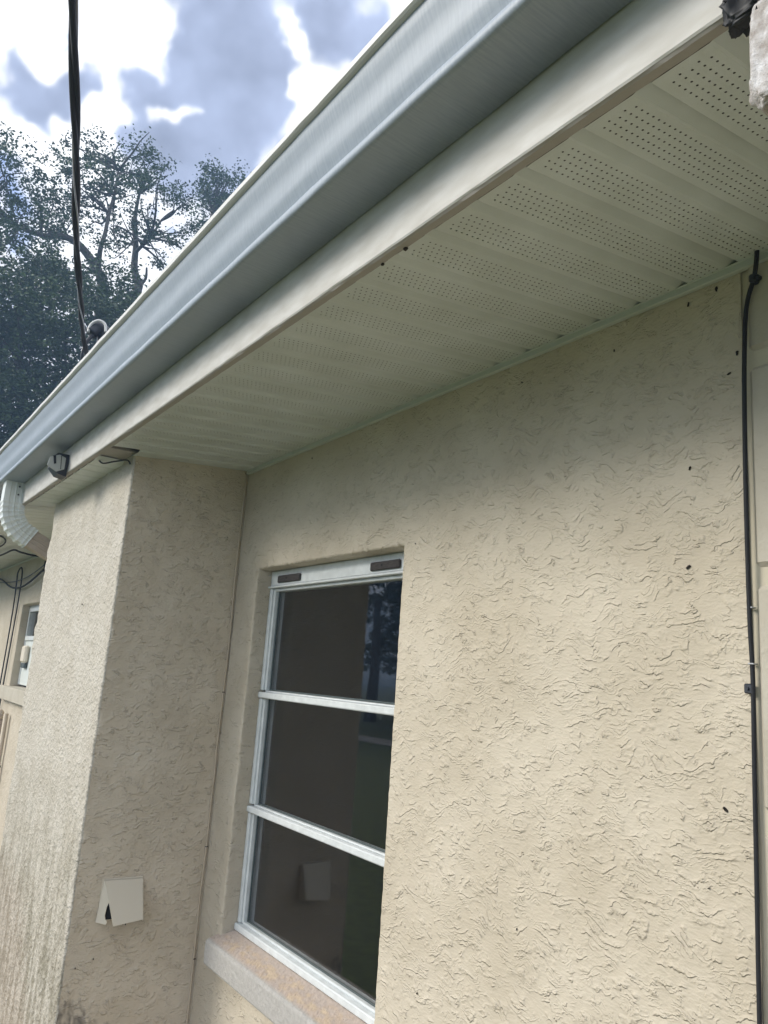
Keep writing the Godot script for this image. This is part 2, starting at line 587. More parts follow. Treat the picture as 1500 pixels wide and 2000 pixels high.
# a stuccoed wall in the plane z = 0 with one opening, its rounded edge and its reveal
func stucco_wall(x0: float, x1: float, top: Callable, o: Rect2, deep: float) -> ArrayMesh:
	var st := begin()
	var e := 0.008
	var ox0 := o.position.x - e
	var ox1 := o.end.x + e
	var oy0 := o.position.y - e
	var oy1 := o.end.y + e
	var bend := func(p: Vector3, _u: float, _v: float) -> Vector3:
		var edge := minf(minf(absf(p.x - ox0), absf(p.x - ox1)) if p.y > oy0 - 0.001 and p.y < oy1 + 0.001 else 9.0, minf(absf(p.y - oy0), absf(p.y - oy1)) if p.x > ox0 - 0.001 and p.x < ox1 + 0.001 else 9.0)
		return p + Vector3(0, 0, wave(p) * clampf(edge / 0.05, 0.0, 1.0))
	var ys := [0.0, oy0, oy1]
	patch(st, Vector3(x0, 0, 0), Vector3(x1 - x0, 0, 0), Vector3(0, oy0, 0), int((x1 - x0) / 0.025), int(oy0 / 0.025), bend)
	patch(st, Vector3(x0, oy0, 0), Vector3(ox0 - x0, 0, 0), Vector3(0, oy1 - oy0, 0), maxi(2, int((ox0 - x0) / 0.025)), int((oy1 - oy0) / 0.025), bend)
	patch(st, Vector3(ox1, oy0, 0), Vector3(x1 - ox1, 0, 0), Vector3(0, oy1 - oy0, 0), maxi(2, int((x1 - ox1) / 0.025)), int((oy1 - oy0) / 0.025), bend)
	patch(st, Vector3(x0, oy1, 0), Vector3(x1 - x0, 0, 0), Vector3(0, 1, 0), int((x1 - x0) / 0.025), int((2.37 - oy1) / 0.025), func(p: Vector3, u: float, v: float) -> Vector3:
		return bend.call(Vector3(p.x, lerpf(oy1, top.call(p.x), v), 0.0), u, v))
	# rounded edge and reveal, walked round the opening
	var ring := []
	var corners := [Vector2(o.position.x, o.position.y), Vector2(o.end.x, o.position.y), Vector2(o.end.x, o.end.y), Vector2(o.position.x, o.end.y)]
	for k in 4:
		var a: Vector2 = corners[k]
		var b: Vector2 = corners[(k + 1) % 4]
		var n := int(a.distance_to(b) / 0.008)
		for i in n:
			ring.append([a.lerp(b, float(i) / n), k if i > 0 else -k - 1])
	var outward := [Vector2(0, -1), Vector2(1, 0), Vector2(0, 1), Vector2(-1, 0)]
	var cols := []
	for r in ring:
		var p: Vector2 = r[0]
		var k: int = r[1]
		var out: Vector2 = outward[k] if k >= 0 else outward[-k - 1] + outward[(-k - 1 + 3) % 4]
		var col := PackedVector3Array()
		var prof := [[e, 0.0, 0.0], [e * 0.45, -0.0012, 0.7], [0.0018, -0.004, 1.0], [0.0, -0.010, 1.0], [0.0, -0.03, 0.6], [0.0, -deep, 0.3]]
		for q in prof:
			var v := Vector3(p.x + out.x * q[0], p.y + out.y * q[0], q[1])
			var j: Vector3 = rag(v) * q[2]
			col.append(v + Vector3(out.x * (absf(j.x) * 0.6 + j.y), out.y * (absf(j.x) * 0.6 + j.y), 0) * 1.2)
		cols.append(col)
	for i in cols.size():
		var a: PackedVector3Array = cols[i]
		var b: PackedVector3Array = cols[(i + 1) % cols.size()]
		for q in a.size() - 1:
			quad(st, a[q], b[q], b[q + 1], a[q + 1])
	return smooth(st)

func house() -> void:
	wob = noise(51, 1.0, 2)
	wob.frequency = 0.06
	var h := thing("house", "cream stuccoed one-storey house with a bump-out, a three-light window and a vented eave", "house")
	# main wall
	obj("wall", stucco_wall(XC - 0.05, -0.6965, wall_top, Rect2(-2.542, 0.70, 2.542 - 1.668, 1.953 - 0.70), 0.11), M.stucco, h)
	# wall beyond the bump-out
	obj("wall", stucco_wall(-9.5, XL + 0.05, func(_x: float) -> float: return 2.352, Rect2(-6.755, 1.30, 0.93, 0.675), 0.11), M.stucco, h)
	# painted block to the right of the joint
	var bw := Node3D.new()
	bw.name = "block_wall"
	h.add_child(bw)
	obj("mortar", box(Vector3(-0.6995, 0, -0.12), Vector3(2.4, 2.38, -0.004), 0.001), M.mortar, bw)
	var y := 0.292
	var n := 0
	while y < 2.3:
		var y1 := minf(y + 0.366, 2.372)
		var cuts := [-0.688, 0.10, 0.92, 1.7] if n % 2 == 0 else [-0.688, 0.52, 1.32, 2.1]
		for k in cuts.size() - 1:
			obj("block", block(Vector3(cuts[k] + (0.0 if k == 0 else 0.007), y + 0.007, -0.08), Vector3(cuts[k + 1] - 0.007, y1 - 0.007, 0.004)), M.block, bw)
		y += 0.380
		n += 1
	obj("block", block(Vector3(-0.688, 0.0, -0.08), Vector3(1.7, 0.285, 0.004)), M.block, bw)
	bump_out(h)
	soffit(h)
	# fascia board with a flaking lower edge
	var xs := PackedFloat32Array()
	var x := -9.5
	while x < 2.4:
		xs.append(x)
		x += 0.012 if x > -2.2 else 0.05
	var flake := noise(52, 9.0, 4)
	var st := begin()
	sweep_x(st, PackedVector2Array([Vector2(0.567, 2.56), Vector2(0.567, 2.318), Vector2(0.5668, 2.311), Vector2(0.565, 2.308)]), xs, false, func(p: Vector3, i: int) -> Vector3:
		var f := flake.get_noise_1d(p.x)
		var deep: float = [0.0, 0.1, 0.5, 1.0][i]
		return p + Vector3(0, maxf(0.0, f) * 0.003 * deep, -maxf(0.0, f - 0.05) * 0.0025 * deep))
	var fa := obj("fascia", flat(st), M.fascia, h)
	st = begin()
	sweep_x(st, PackedVector2Array([Vector2(0.565, 2.3085), Vector2(0.5605, 2.306), Vector2(0.5475, 2.306), Vector2(0.5455, 2.309), Vector2(0.5455, 2.56)]), xs, false, func(p: Vector3, i: int) -> Vector3:
		var f := flake.get_noise_1d(p.x)
		if i == 0:
			return p + Vector3(0, maxf(0.0, f) * 0.003, -maxf(0.0, f - 0.05) * 0.0025)
		return p + Vector3(0, flake.get_noise_1d(p.x * 3.0 + 40.0 * i) * 0.0012, 0))
	obj("bare_edge", flat(st), M.raw, fa)
	# roof
	var rf := obj("roof", roof_mesh(), M.shingle, h)
	obj("roof_edge", box(Vector3(-9.5, 2.535, 0.50), Vector3(2.4, 2.556, 0.61), 0.003), M.raw, rf)
	window(h)
	far_window(h)
	# dark room behind the glass
	st = begin()
	for b in [[Vector3(-2.72, 0.3, -3.0), Vector3(-0.7, 2.45, -2.9)], [Vector3(-2.82, 0.3, -3.0), Vector3(-2.73, 2.45, -0.12)], [Vector3(-0.69, 0.3, -3.0), Vector3(-0.6, 2.45, -0.12)], [Vector3(-2.82, 0.2, -3.0), Vector3(-0.6, 0.29, -0.12)], [Vector3(-2.82, 2.46, -3.0), Vector3(-0.6, 2.5, -0.12)]]:
		cbox(st, b[0], b[1], 0.002)
	# wall core round the opening
	for b in [[Vector3(-2.82, 0.0, -0.119), Vector3(-2.56, 2.5, -0.06)], [Vector3(-1.65, 0.0, -0.119), Vector3(-0.705, 2.5, -0.06)], [Vector3(-2.56, 0.0, -0.119), Vector3(-1.65, 0.68, -0.06)], [Vector3(-2.56, 1.97, -0.119), Vector3(-1.65, 2.5, -0.06)]]:
		cbox(st, b[0], b[1], 0.002)
	obj("room", flat(st), M.room, h)
	st = begin()
	for b in [[Vector3(-7.2, 0.6, -1.6), Vector3(-5.4, 2.4, -1.5)], [Vector3(-7.3, 0.6, -1.6), Vector3(-7.2, 2.4, -0.12)], [Vector3(-5.4, 0.6, -1.6), Vector3(-5.3, 2.4, -0.12)], [Vector3(-7.3, 0.5, -1.6), Vector3(-5.3, 0.6, -0.12)], [Vector3(-7.3, 2.4, -1.6), Vector3(-5.3, 2.5, -0.12)]]:
		cbox(st, b[0], b[1], 0.002)
	obj("room", flat(st), M.room, h)

func block(lo: Vector3, hi: Vector3) -> ArrayMesh:
	var st := begin()
	cbox(st, lo, hi, 0.009)
	return flat(st)

func roof_mesh() -> ArrayMesh:
	var st := begin()
	prism_x(st, PackedVector2Array([Vector2(0.625, 2.562), Vector2(-4.6, 4.05), Vector2(-9.6, 2.6), Vector2(-9.6, 2.5), Vector2(-4.6, 3.95), Vector2(0.55, 2.562)]), -9.5, 2.4)
	# gable ends and the ceiling under the attic close it against the light
	cbox(st, Vector3(-9.4, 2.52, -9.5), Vector3(2.3, 2.55, -0.01), 0.002)
	cbox(st, Vector3(2.2, 2.3, -0.02), Vector3(2.3, 2.58, 0.56), 0.002)
	cbox(st, Vector3(-9.45, 2.3, -0.02), Vector3(-9.4, 2.58, 0.56), 0.002)
	cbox(st, Vector3(-9.4, 0.0, -9.5), Vector3(2.3, 2.55, -9.4), 0.002)
	cbox(st, Vector3(-9.45, 0.0, -9.5), Vector3(-9.4, 2.55, -0.01), 0.002)
	cbox(st, Vector3(2.3, 0.0, -9.5), Vector3(2.35, 2.55, -0.01), 0.002)
	return flat(st)

func bump_out(h: Node3D) -> void:
	var b := Node3D.new()
	b.name = "bump_out"
	h.add_child(b)
	var nz := noise(53, 1.0, 3)
	var dirt := noise(54, 9.0, 4)
	var edge := noise(55, 16.0, 3)
	# side face, towards the window
	var r := 0.007
	var st := begin()
	var zs := PackedFloat32Array([0.0])
	while zs[zs.size() - 1] < ZC - r - 0.010:
		zs.append(zs[zs.size() - 1] + 0.007)
	zs.append(ZC - r)
	var ny := 270
	var top := func(z: float) -> float: return lerpf(2.350, 2.315, z / 0.545)
	var place := func(z: float, x: float, v: float) -> Vector3:
		var p := Vector3(x, v * top.call(z), z)
		return p
	var jag := func(p: Vector3) -> Vector3:   # uneven corner
		var f := nz.get_noise_2d(p.y * 14.0, 3.0) * 0.0022 + nz.get_noise_2d(p.y * 60.0, 8.0) * 0.0016
		return p + Vector3(f, 0, f)
	var shade := func(p: Vector3) -> Color:
		# black mould at the foot of the corner
		var d := (0.575 - p.y) / 0.11 + (p.z - ZC) / 0.15 + edge.get_noise_2d(p.z * 8.0, p.y * 2.0) * 0.75 + edge.get_noise_2d(p.z * 1.5, p.y * 1.2) * 0.7
		return Color(1, 1, 1).lerp(Color(0.12, 0.12, 0.13), clampf(d * 1.3 + 0.05, 0.0, 1.0) * 0.8)
	for j in ny:
		for i in zs.size() - 1:
			var q := []
			for c in [[0, 0], [0, 1], [1, 1], [1, 0]]:
				var v: float = float(j + c[1]) / ny
				var p: Vector3 = place.call(zs[i + c[0]], XC, v)
				p.x += nz.get_noise_2d(p.z * 6.0, p.y * 6.0) * 0.0025
				if i + c[0] == zs.size() - 1:
					p = jag.call(Vector3(XC, p.y, p.z))
				q.append(p)
			# seen from +x: z runs to the left, so counter-clockwise is (0,0) (0,1)... towards -z
			for t in [0, 1, 2, 0, 2, 3]:
				st.set_color(shade.call(q[t]))
				st.add_vertex(q[t])
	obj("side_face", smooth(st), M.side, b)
	# front face with its two rounded corners
	var prof := []   # (x, z)
	prof.append([Vector2(XC, ZC - r), 1.0])
	for k in [0.35, 0.7]:
		prof.append([Vector2(XC - r + r * cos(k * PI / 2), ZC - r + r * sin(k * PI / 2)), 1.0])
	prof.append([Vector2(XC - r, ZC), 1.0])
	var x := XC - 0.02
	while x > XL + 0.02:
		prof.append([Vector2(x, ZC), 0.0])
		x -= 0.014
	for k in [0.0, 0.5, 1.0]:
		prof.append([Vector2(XL + r - r * sin(k * PI / 2), ZC - r + r * cos(k * PI / 2)), 2.0])
	prof.append([Vector2(XL, 0.2), 0.0])
	prof.append([Vector2(XL, -0.02), 0.0])
	st = begin()
	var soil := func(p: Vector3) -> Color:
		# mildew that thickens downwards in streaks, rust at the foot
		var s := clampf((1.25 - p.y) / 0.7, 0.0, 1.0)
		var f := dirt.get_noise_2d(p.x * 2.2, p.y * 0.35) * 0.9 + dirt.get_noise_2d(p.x * 9.0, p.y * 5.0) * 0.7
		var a := clampf(s * (0.5 + f * 1.2), 0.0, 0.85)
		var c := Color(1, 1, 1).lerp(Color(0.42, 0.41, 0.34), a)
		var rust := clampf((0.66 - p.y) / 0.2 + (-3.15 - p.x) / 0.2 - 0.4 + dirt.get_noise_2d(p.x * 4.0, p.y * 4.0) * 0.8, 0.0, 1.0) * clampf((0.8 - p.y) / 0.15, 0.0, 1.0)
		return c.lerp(Color(0.62, 0.45, 0.38), rust * 0.2)
	for j in ny:
		for i in prof.size() - 1:
			var q := []
			for c in [[1, 0], [0, 0], [0, 1], [1, 1]]:
				var s = prof[i + c[0]]
				var v: float = float(j + c[1]) / ny
				var p := Vector3(s[0].x, v * top.call(minf(s[0].y, ZC)), s[0].y)
				if s[1] == 1.0:
					p = jag.call(p)
				elif s[1] == 2.0:
					var f := nz.get_noise_2d(p.y * 9.0, 33.0) * 0.006
					p += Vector3(-f, 0, f)
				else:
					p.z += nz.get_noise_2d(p.x * 4.0, p.y * 4.0) * 0.0015
				q.append(p)
			for t in [0, 2, 1, 0, 3, 2]:
				st.set_color(soil.call(q[t]))
				st.add_vertex(q[t])
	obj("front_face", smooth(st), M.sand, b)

# one ribbed and perforated strip; x across (0 to PITCH), z from the wall to the fascia, hanging face down
func panel_mesh(long: float, holes: bool) -> ArrayMesh:
	var st := begin()
	var deep := 0.014
	var f0 := 0.0015
	var f1 := 0.0770
	var across := func(a: Vector2, b: Vector2) -> void:   # a strip along the whole length
		quad(st, Vector3(a.x, a.y, 0), Vector3(b.x, b.y, 0), Vector3(b.x, b.y, long), Vector3(a.x, a.y, long))
	across.call(Vector2(0.0, deep), Vector2(f0, 0.0))
	across.call(Vector2(f1, 0), Vector2(f1 + 0.004, 0.0010))
	across.call(Vector2(f1 + 0.004, 0.0010), Vector2(PITCH - 0.0004, deep - 0.0006))
	across.call(Vector2(PITCH - 0.0004, deep - 0.0006), Vector2(PITCH, deep))
	if not holes:
		across.call(Vector2(f0, 0), Vector2(f1, 0))
		return flat(st)
	var rowp := 0.0122
	var stepp := 0.0115
	var u0 := 0.0415 - rowp * 2.5
	across.call(Vector2(f0, 0), Vector2(u0, 0))
	across.call(Vector2(u0 + rowp * 5, 0), Vector2(f1, 0))
	var n := int((long - 0.012) / stepp)
	var r := 0.00165
	for k in 5:
		var a := u0 + rowp * k
		var b := a + rowp
		var z0 := 0.002 + (0.5 * stepp if k % 2 else 0.0)
		quad(st, Vector3(a, 0, 0), Vector3(b, 0, 0), Vector3(b, 0, z0), Vector3(a, 0, z0))
		for i in n:
			var z := z0 + i * stepp
			var c := Vector3((a + b) / 2, 0, z + stepp / 2)
			var inner := []
			var outer := []
			for q in 8:
				var d := Vector2(cos(TAU * q / 8), sin(TAU * q / 8))
				inner.append(c + Vector3(d.x * r, 0, d.y * r))
				var e := d / maxf(absf(d.x), absf(d.y))
				outer.append(c + Vector3(e.x * rowp / 2, 0, e.y * stepp / 2))
			for q in 8:
				var w := (q + 1) % 8
				quad(st, inner[q], outer[q], outer[w], inner[w])
		var ze := z0 + n * stepp
		quad(st, Vector3(a, 0, ze), Vector3(b, 0, ze), Vector3(b, 0, long), Vector3(a, 0, long))
	return flat(st)

func soffit(h: Node3D) -> void:
	var s := Node3D.new()
	s.name = "soffit"
	h.add_child(s)
	var long := 0.5475
	var full := panel_mesh(long, true)
	var plain := panel_mesh(long, false)
	var short := panel_mesh(0.118, false)
	var first := -0.694 + PITCH * 9
	for k in 96:
		var x := first - PITCH * k
		if x < -9.3:
			break
		var o: MeshInstance3D
		if x > XC - PITCH and x <= XC:
			o = obj("soffit_panel", panel_mesh(0.452, false), M.soffit, s)
			o.transform = Transform3D(Basis(Vector3.RIGHT, Vector3(0, 1, 0.084).normalized(), Vector3(0, -0.084, 1).normalized()), Vector3(x, 2.352, 0))
		elif x > XC - 0.01 or x < XL - PITCH:
			var yw := wall_top(x) + rng.randf_range(-0.0006, 0.0006)
			o = obj("soffit_panel", full if x > XC - 0.2 and x < 0.3 else plain, M.soffit, s)
			var dir := Vector3(0, YF + 0.003 - yw, 0.5445).normalized()
			o.transform = Transform3D(Basis(Vector3.RIGHT, dir.cross(Vector3.RIGHT), dir), Vector3(x, yw, 0))
		elif x < XC - 0.14:
			o = obj("soffit_panel", short, M.soffit, s)
			o.transform = Transform3D(Basis(), Vector3(x, 2.304, 0.428))
	obj("added_backing_board", box(Vector3(XC - 0.25, 2.322, 0.40), Vector3(XC + 0.01, 2.334, 0.5445), 0.002), M.raw, s)  # added above the open gap so it shows grey instead of black
	# channel along the wall
	var st := begin()
	var xs := PackedFloat32Array()
	for k in 46:
		xs.append(lerpf(XC + 0.004, 0.35, k / 45.0))
	var wavy := noise(56, 2.0, 3)
	sweep_x(st, PackedVector2Array([Vector2(0.001, -0.017), Vector2(0.009, -0.0165), Vector2(0.011, -0.0150), Vector2(0.0105, -0.003), Vector2(0.0125, -0.002), Vector2(0.0125, -0.0005), Vector2(0.002, -0.0005)]), xs, false, func(p: Vector3, i: int) -> Vector3:
		return Vector3(p.x, wall_top(p.x) + p.y + wavy.get_noise_1d(p.x) * 0.0015, p.z))
	obj("soffit_channel", flat(st), M.channel, s)
	st = begin()
	sweep_x(st, PackedVector2Array([Vector2(0.001, 2.336), Vector2(0.011, 2.336), Vector2(0.011, 2.345), Vector2(0.020, 2.346), Vector2(0.001, 2.350)]), PackedFloat32Array([-9.4, XL - 0.01]))
	obj("soffit_channel", flat(st), M.channel, s)

func sash_bar(lo: Vector3, hi: Vector3) -> ArrayMesh:
	return box(lo, hi, 0.0025)

func window(h: Node3D) -> void:
	var w := Node3D.new()
	w.name = "window"
	h.add_child(w)
	var x0 := -2.541
	var x1 := -1.67
	var f := w
	# header board and drip edge
	obj("header", box(Vector3(x0, 1.898, -0.10), Vector3(x1, 1.952, -0.054), 0.003), M.alu, f)
	obj("drip_edge", box(Vector3(x0 - 0.004, 1.8895, -0.09), Vector3(x1, 1.8965, -0.046), 0.0015), M.alu, f)
	# jambs in two steps, one pair for each light
	for k in 3:
		var y0: float = [0.7785, 1.1515, 1.531][k]
		var y1: float = [1.123, 1.5025, 1.888][k]
		for s in [0, 1]:
			var e := x0 + 0.0005 if s == 0 else x1 - 0.0005
			var d := 1.0 if s == 0 else -1.0
			obj("jamb", box(Vector3(minf(e, e + d * 0.019), y0, -0.10), Vector3(maxf(e, e + d * 0.019), y1, -0.0525), 0.0025), M.alu, f)
			obj("stop", box(Vector3(minf(e + d * 0.0195, e + d * 0.031), y0, -0.10), Vector3(maxf(e + d * 0.0195, e + d * 0.031), y1, -0.060), 0.002), M.alu, f)
	# rails
	for yr in [1.516, 1.1365]:
		obj("rail", box(Vector3(x0 - 0.002, yr - 0.0115, -0.10), Vector3(x1, yr + 0.009, -0.047), 0.003), M.alu, f)
		obj("rail_top", box(Vector3(x0 + 0.019, yr + 0.0095, -0.10), Vector3(x1 - 0.019, yr + 0.015, -0.064), 0.0015), M.alu, f)
	obj("bottom_rail", box(Vector3(x0 - 0.002, 0.755, -0.10), Vector3(x1, 0.776, -0.044), 0.003), M.alu, f)
	obj("rail_top", box(Vector3(x0 + 0.019, 0.7765, -0.10), Vector3(x1 - 0.019, 0.784, -0.062), 0.0015), M.alu, f)
	obj("rail_top", box(Vector3(x0 + 0.019, 1.879, -0.10), Vector3(x1 - 0.019, 1.8885, -0.062), 0.0015), M.alu, f)
	# panes with a dark bead of putty
	for k in 3:
		var y0: float = [0.7845, 1.152, 1.532][k]
		var y1: float = [1.1245, 1.504, 1.8785][k]
		var st := begin()
		for zz in [-0.079, -0.082]:
			quad(st, Vector3(x0 + 0.0315, y0, zz), Vector3(x1 - 0.0315, y0, zz), Vector3(x1 - 0.0315, y1, zz), Vector3(x0 + 0.0315, y1, zz))
		obj("pane", flat(st), M.glass, w)
		st = begin()
		cbox(st, Vector3(x0 + 0.0315, y0, -0.0785), Vector3(x0 + 0.037, y1, -0.073), 0.001)
		cbox(st, Vector3(x1 - 0.037, y0, -0.0785), Vector3(x1 - 0.0315, y1, -0.073), 0.001)
		cbox(st, Vector3(x0 + 0.037, y0, -0.0785), Vector3(x1 - 0.037, y0 + 0.005, -0.073), 0.001)
		obj("putty", flat(st), M.putty, w)
	# weathered wooden cleats on the header
	for c in [[-2.478, -2.318], [-1.893, -1.745]]:
		var st := begin()
		cbox(st, Vector3(c[0], 1.906, -0.0535), Vector3(c[1], 1.932, -0.046), 0.004)
		obj("wooden_cleat", flat(st), M.wood, w)
		st = begin()
		var mid := Vector3(lerpf(c[0], c[1], 0.42), 1.920, -0.0458)
		tube(st, PackedVector3Array([mid, mid + Vector3(0, 0, 0.0012)]), 0.0035, 0.0028, 10)
		obj("screw_head", flat(st), M.hole, w)
	# concrete sill: sloping top, square front, stained
	var st := begin()
	var stain := noise(61, 14.0, 4)
	var grain := noise(62, 60.0, 3)
	var prof := [Vector2(-0.098, 0.7555), Vector2(-0.044, 0.7540), Vector2(-0.030, 0.7505), Vector2(0.0, 0.7415), Vector2(0.025, 0.7335), Vector2(0.036, 0.7300), Vector2(0.041, 0.7265), Vector2(0.0425, 0.7220), Vector2(0.0425, 0.69), Vector2(0.0420, 0.662), Vector2(0.040, 0.657), Vector2(0.030, 0.655), Vector2(-0.004, 0.655)]
	var fine := []
	for i in prof.size() - 1:
		var n := maxi(1, int(prof[i].distance_to(prof[i + 1]) / 0.006))
		for k in n:
			fine.append(prof[i].lerp(prof[i + 1], float(k) / n))
	fine.append(prof[prof.size() - 1])
	var sx0 := -2.565
	var sx1 := -1.60
	var nx := 150
	var vert := func(i: int, k: int) -> Vector3:
		var a: Vector2 = fine[i]
		var x := lerpf(sx0, sx1, float(k) / nx)
		var d := grain.get_noise_3d(x, a.y, a.x) * 0.0012
		return Vector3(x, a.y + d, a.x + d) + Vector3(0, 0, -0.0012 if k == 0 or k == nx else 0.0)
	var tint := func(p: Vector3) -> Color:
		var c := Color(0.40, 0.385, 0.36)
		if p.z < 0.034 and p.y > 0.72:
			var s := stain.get_noise_2d(p.x * 1.0, p.z * 2.2) * 1.5 + grain.get_noise_2d(p.x, p.z) * 0.5 + 0.25 - absf(p.z - 0.002) * 22.0
			s += clampf((p.x + 2.5) / 0.3, -0.4, 0.4)
			c = Color(0.43, 0.36, 0.31).lerp(Color(0.44, 0.33, 0.23), clampf(s, 0.0, 1.0) * 0.85)
			c = c.lerp(Color(0.56, 0.46, 0.33), clampf(s - 0.55, 0.0, 0.6))
		return c * (1.0 + grain.get_noise_3d(p.x * 1.4, p.y * 1.4, p.z * 1.4) * 0.18)
	for k in nx:
		for i in fine.size() - 1:
			var q := [vert.call(i, k), vert.call(i + 1, k), vert.call(i + 1, k + 1), vert.call(i, k + 1)]
			for t in [0, 2, 1, 0, 3, 2]:
				st.set_color(tint.call(q[t]))
				st.add_vertex(q[t])
	for k in [0, nx]:
		for i in range(1, fine.size() - 1):
			var q := [vert.call(0, k), vert.call(i, k), vert.call(i + 1, k)]
			for t in ([0, 1, 2] if k == 0 else [0, 2, 1]):
				st.set_color(Color(0.40, 0.385, 0.36))
				st.add_vertex(q[t])
	obj("sill", flat(st), M.sill, w)

func far_window(h: Node3D) -> void:
	var w := Node3D.new()
	w.name = "window_beyond_bump_out"
	h.add_child(w)
	var x0 := -6.754
	var x1 := -5.826
	obj("header", box(Vector3(x0, 1.925, -0.10), Vector3(x1, 1.974, -0.055), 0.003), M.alu, w)
	obj("jamb", box(Vector3(x0, 1.36, -0.10), Vector3(x0 + 0.03, 1.924, -0.055), 0.003), M.alu, w)
	obj("jamb", box(Vector3(x1 - 0.03, 1.36, -0.10), Vector3(x1, 1.924, -0.055), 0.003), M.alu, w)
	obj("rail", box(Vector3(x0 + 0.031, 1.70, -0.10), Vector3(x1 - 0.031, 1.735, -0.050), 0.003), M.alu, w)
	var st := begin()
	quad(st, Vector3(x0 + 0.03, 1.735, -0.08), Vector3(x1 - 0.03, 1.735, -0.08), Vector3(x1 - 0.03, 1.925, -0.08), Vector3(x0 + 0.03, 1.925, -0.08))
	obj("pane", flat(st), M.glass, w)
	obj("filler_panel", box(Vector3(x0 + 0.031, 1.36, -0.09), Vector3(x1 - 0.20, 1.699, -0.062), 0.003), M.spout, w)
	obj("vent_box", box(Vector3(x0 + 0.10, 1.53, -0.061), Vector3(x0 + 0.24, 1.66, -0.025), 0.012), M.hood, w)
	obj("vent_slot", box(Vector3(x0 + 0.11, 1.49, -0.061), Vector3(x0 + 0.23, 1.528, -0.035), 0.006), M.putty, w)
	obj("sill", box(Vector3(-6.90, 1.245, -0.10), Vector3(-5.75, 1.345, 0.05), 0.004), M.block, w)

# ---------------------------------------------------------------- eave
func gutter() -> void:
	var g := thing("gutter", "metal gutter tinted blue-grey for lens glare, with a white upper lip running along the eave", "gutter", Vector3(0, 2.414, 0.567))
	var prof := [Vector2(0.5685, 2.550), Vector2(0.5685, 2.4155), Vector2(0.570, 2.414), Vector2(0.660, 2.414), Vector2(0.6655, 2.4152), Vector2(0.6688, 2.4190), Vector2(0.6692, 2.4300), Vector2(0.6670, 2.4335), Vector2(0.6610, 2.4350), Vector2(0.6570, 2.4365), Vector2(0.6590, 2.4420), Vector2(0.6640, 2.4520), Vector2(0.6690, 2.4620), Vector2(0.6722, 2.4730), Vector2(0.6738, 2.4860), Vector2(0.6760, 2.4990), Vector2(0.6805, 2.5110), Vector2(0.6855, 2.5225), Vector2(0.6890, 2.5335), Vector2(0.6903, 2.5440)]
	var xs := PackedFloat32Array()
	var x := -9.4
	while x < 2.3:
		xs.append(x)
		x += 0.05
	var dent := noise(71, 1.6, 3)
	var sag := func(p: Vector3, i: int) -> Vector3:
		var f := dent.get_noise_2d(p.x * 3.0, i * 0.35) * 0.0011
		return p + Vector3(0, f, f) - Vector3(0, 2.414, 0.567)
	# smooth over the curve, creased at the bead
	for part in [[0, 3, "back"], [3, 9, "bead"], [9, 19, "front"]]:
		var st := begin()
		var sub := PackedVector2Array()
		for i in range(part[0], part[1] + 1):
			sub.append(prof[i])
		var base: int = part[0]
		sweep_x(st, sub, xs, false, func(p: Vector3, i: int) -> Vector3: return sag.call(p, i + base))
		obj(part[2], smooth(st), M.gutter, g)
	var st := begin()
	sweep_x(st, PackedVector2Array([Vector2(0.6903, 2.5440), Vector2(0.6975, 2.5445), Vector2(0.7010, 2.5470), Vector2(0.7018, 2.5570), Vector2(0.6990, 2.5605), Vector2(0.6880, 2.5605), Vector2(0.6875, 2.5460)]), xs, false, func(p: Vector3, _i: int) -> Vector3:
		return sag.call(p, 19) + Vector3(0, dent.get_noise_1d(p.x * 40.0) * 0.0005, 0))
	obj("lip", flat(st), M.lip, g)
	# hidden hangers would not show; the end cap and inner back do
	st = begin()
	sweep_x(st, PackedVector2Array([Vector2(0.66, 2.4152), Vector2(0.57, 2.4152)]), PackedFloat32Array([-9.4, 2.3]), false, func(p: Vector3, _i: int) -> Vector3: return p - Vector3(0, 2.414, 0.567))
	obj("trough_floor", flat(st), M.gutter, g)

func downspout() -> void:
	var d := thing("downspout", "white corrugated downspout elbow with a tan lower pipe under the gutter's far end", "downspout", Vector3(-4.10, 2.414, 0.60))
	# rectangular section swept along a bend towards the wall
	var path := curve([Vector3(0, 0, 0.0), Vector3(0, -0.10, 0.0), Vector3(0, -0.165, -0.008), Vector3(0, -0.225, -0.045), Vector3(0, -0.262, -0.105)], 9)
	var st := begin()
	swept_rect(st, path, 0.041, 0.049, true)
	obj("elbow", flat(st), M.spout, d)
	var low := curve([path[path.size() - 1] + Vector3(0, 0.008, 0.02), Vector3(0, -0.315, -0.215), Vector3(0, -0.37, -0.33), Vector3(0, -0.46, -0.40), Vector3(0, -0.6, -0.42)], 6)
	st = begin()
	swept_rect(st, low, 0.037, 0.043, false)
	obj("lower_pipe", flat(st), M.tan, d)
	for y in [-0.022, -0.062]:
		st = begin()
		tube(st, PackedVector3Array([Vector3(0.040, y, -0.012), Vector3(0.0445, y, -0.012)]), 0.0045, 0.0035, 8)
		obj("screw", flat(st), M.hole, d)

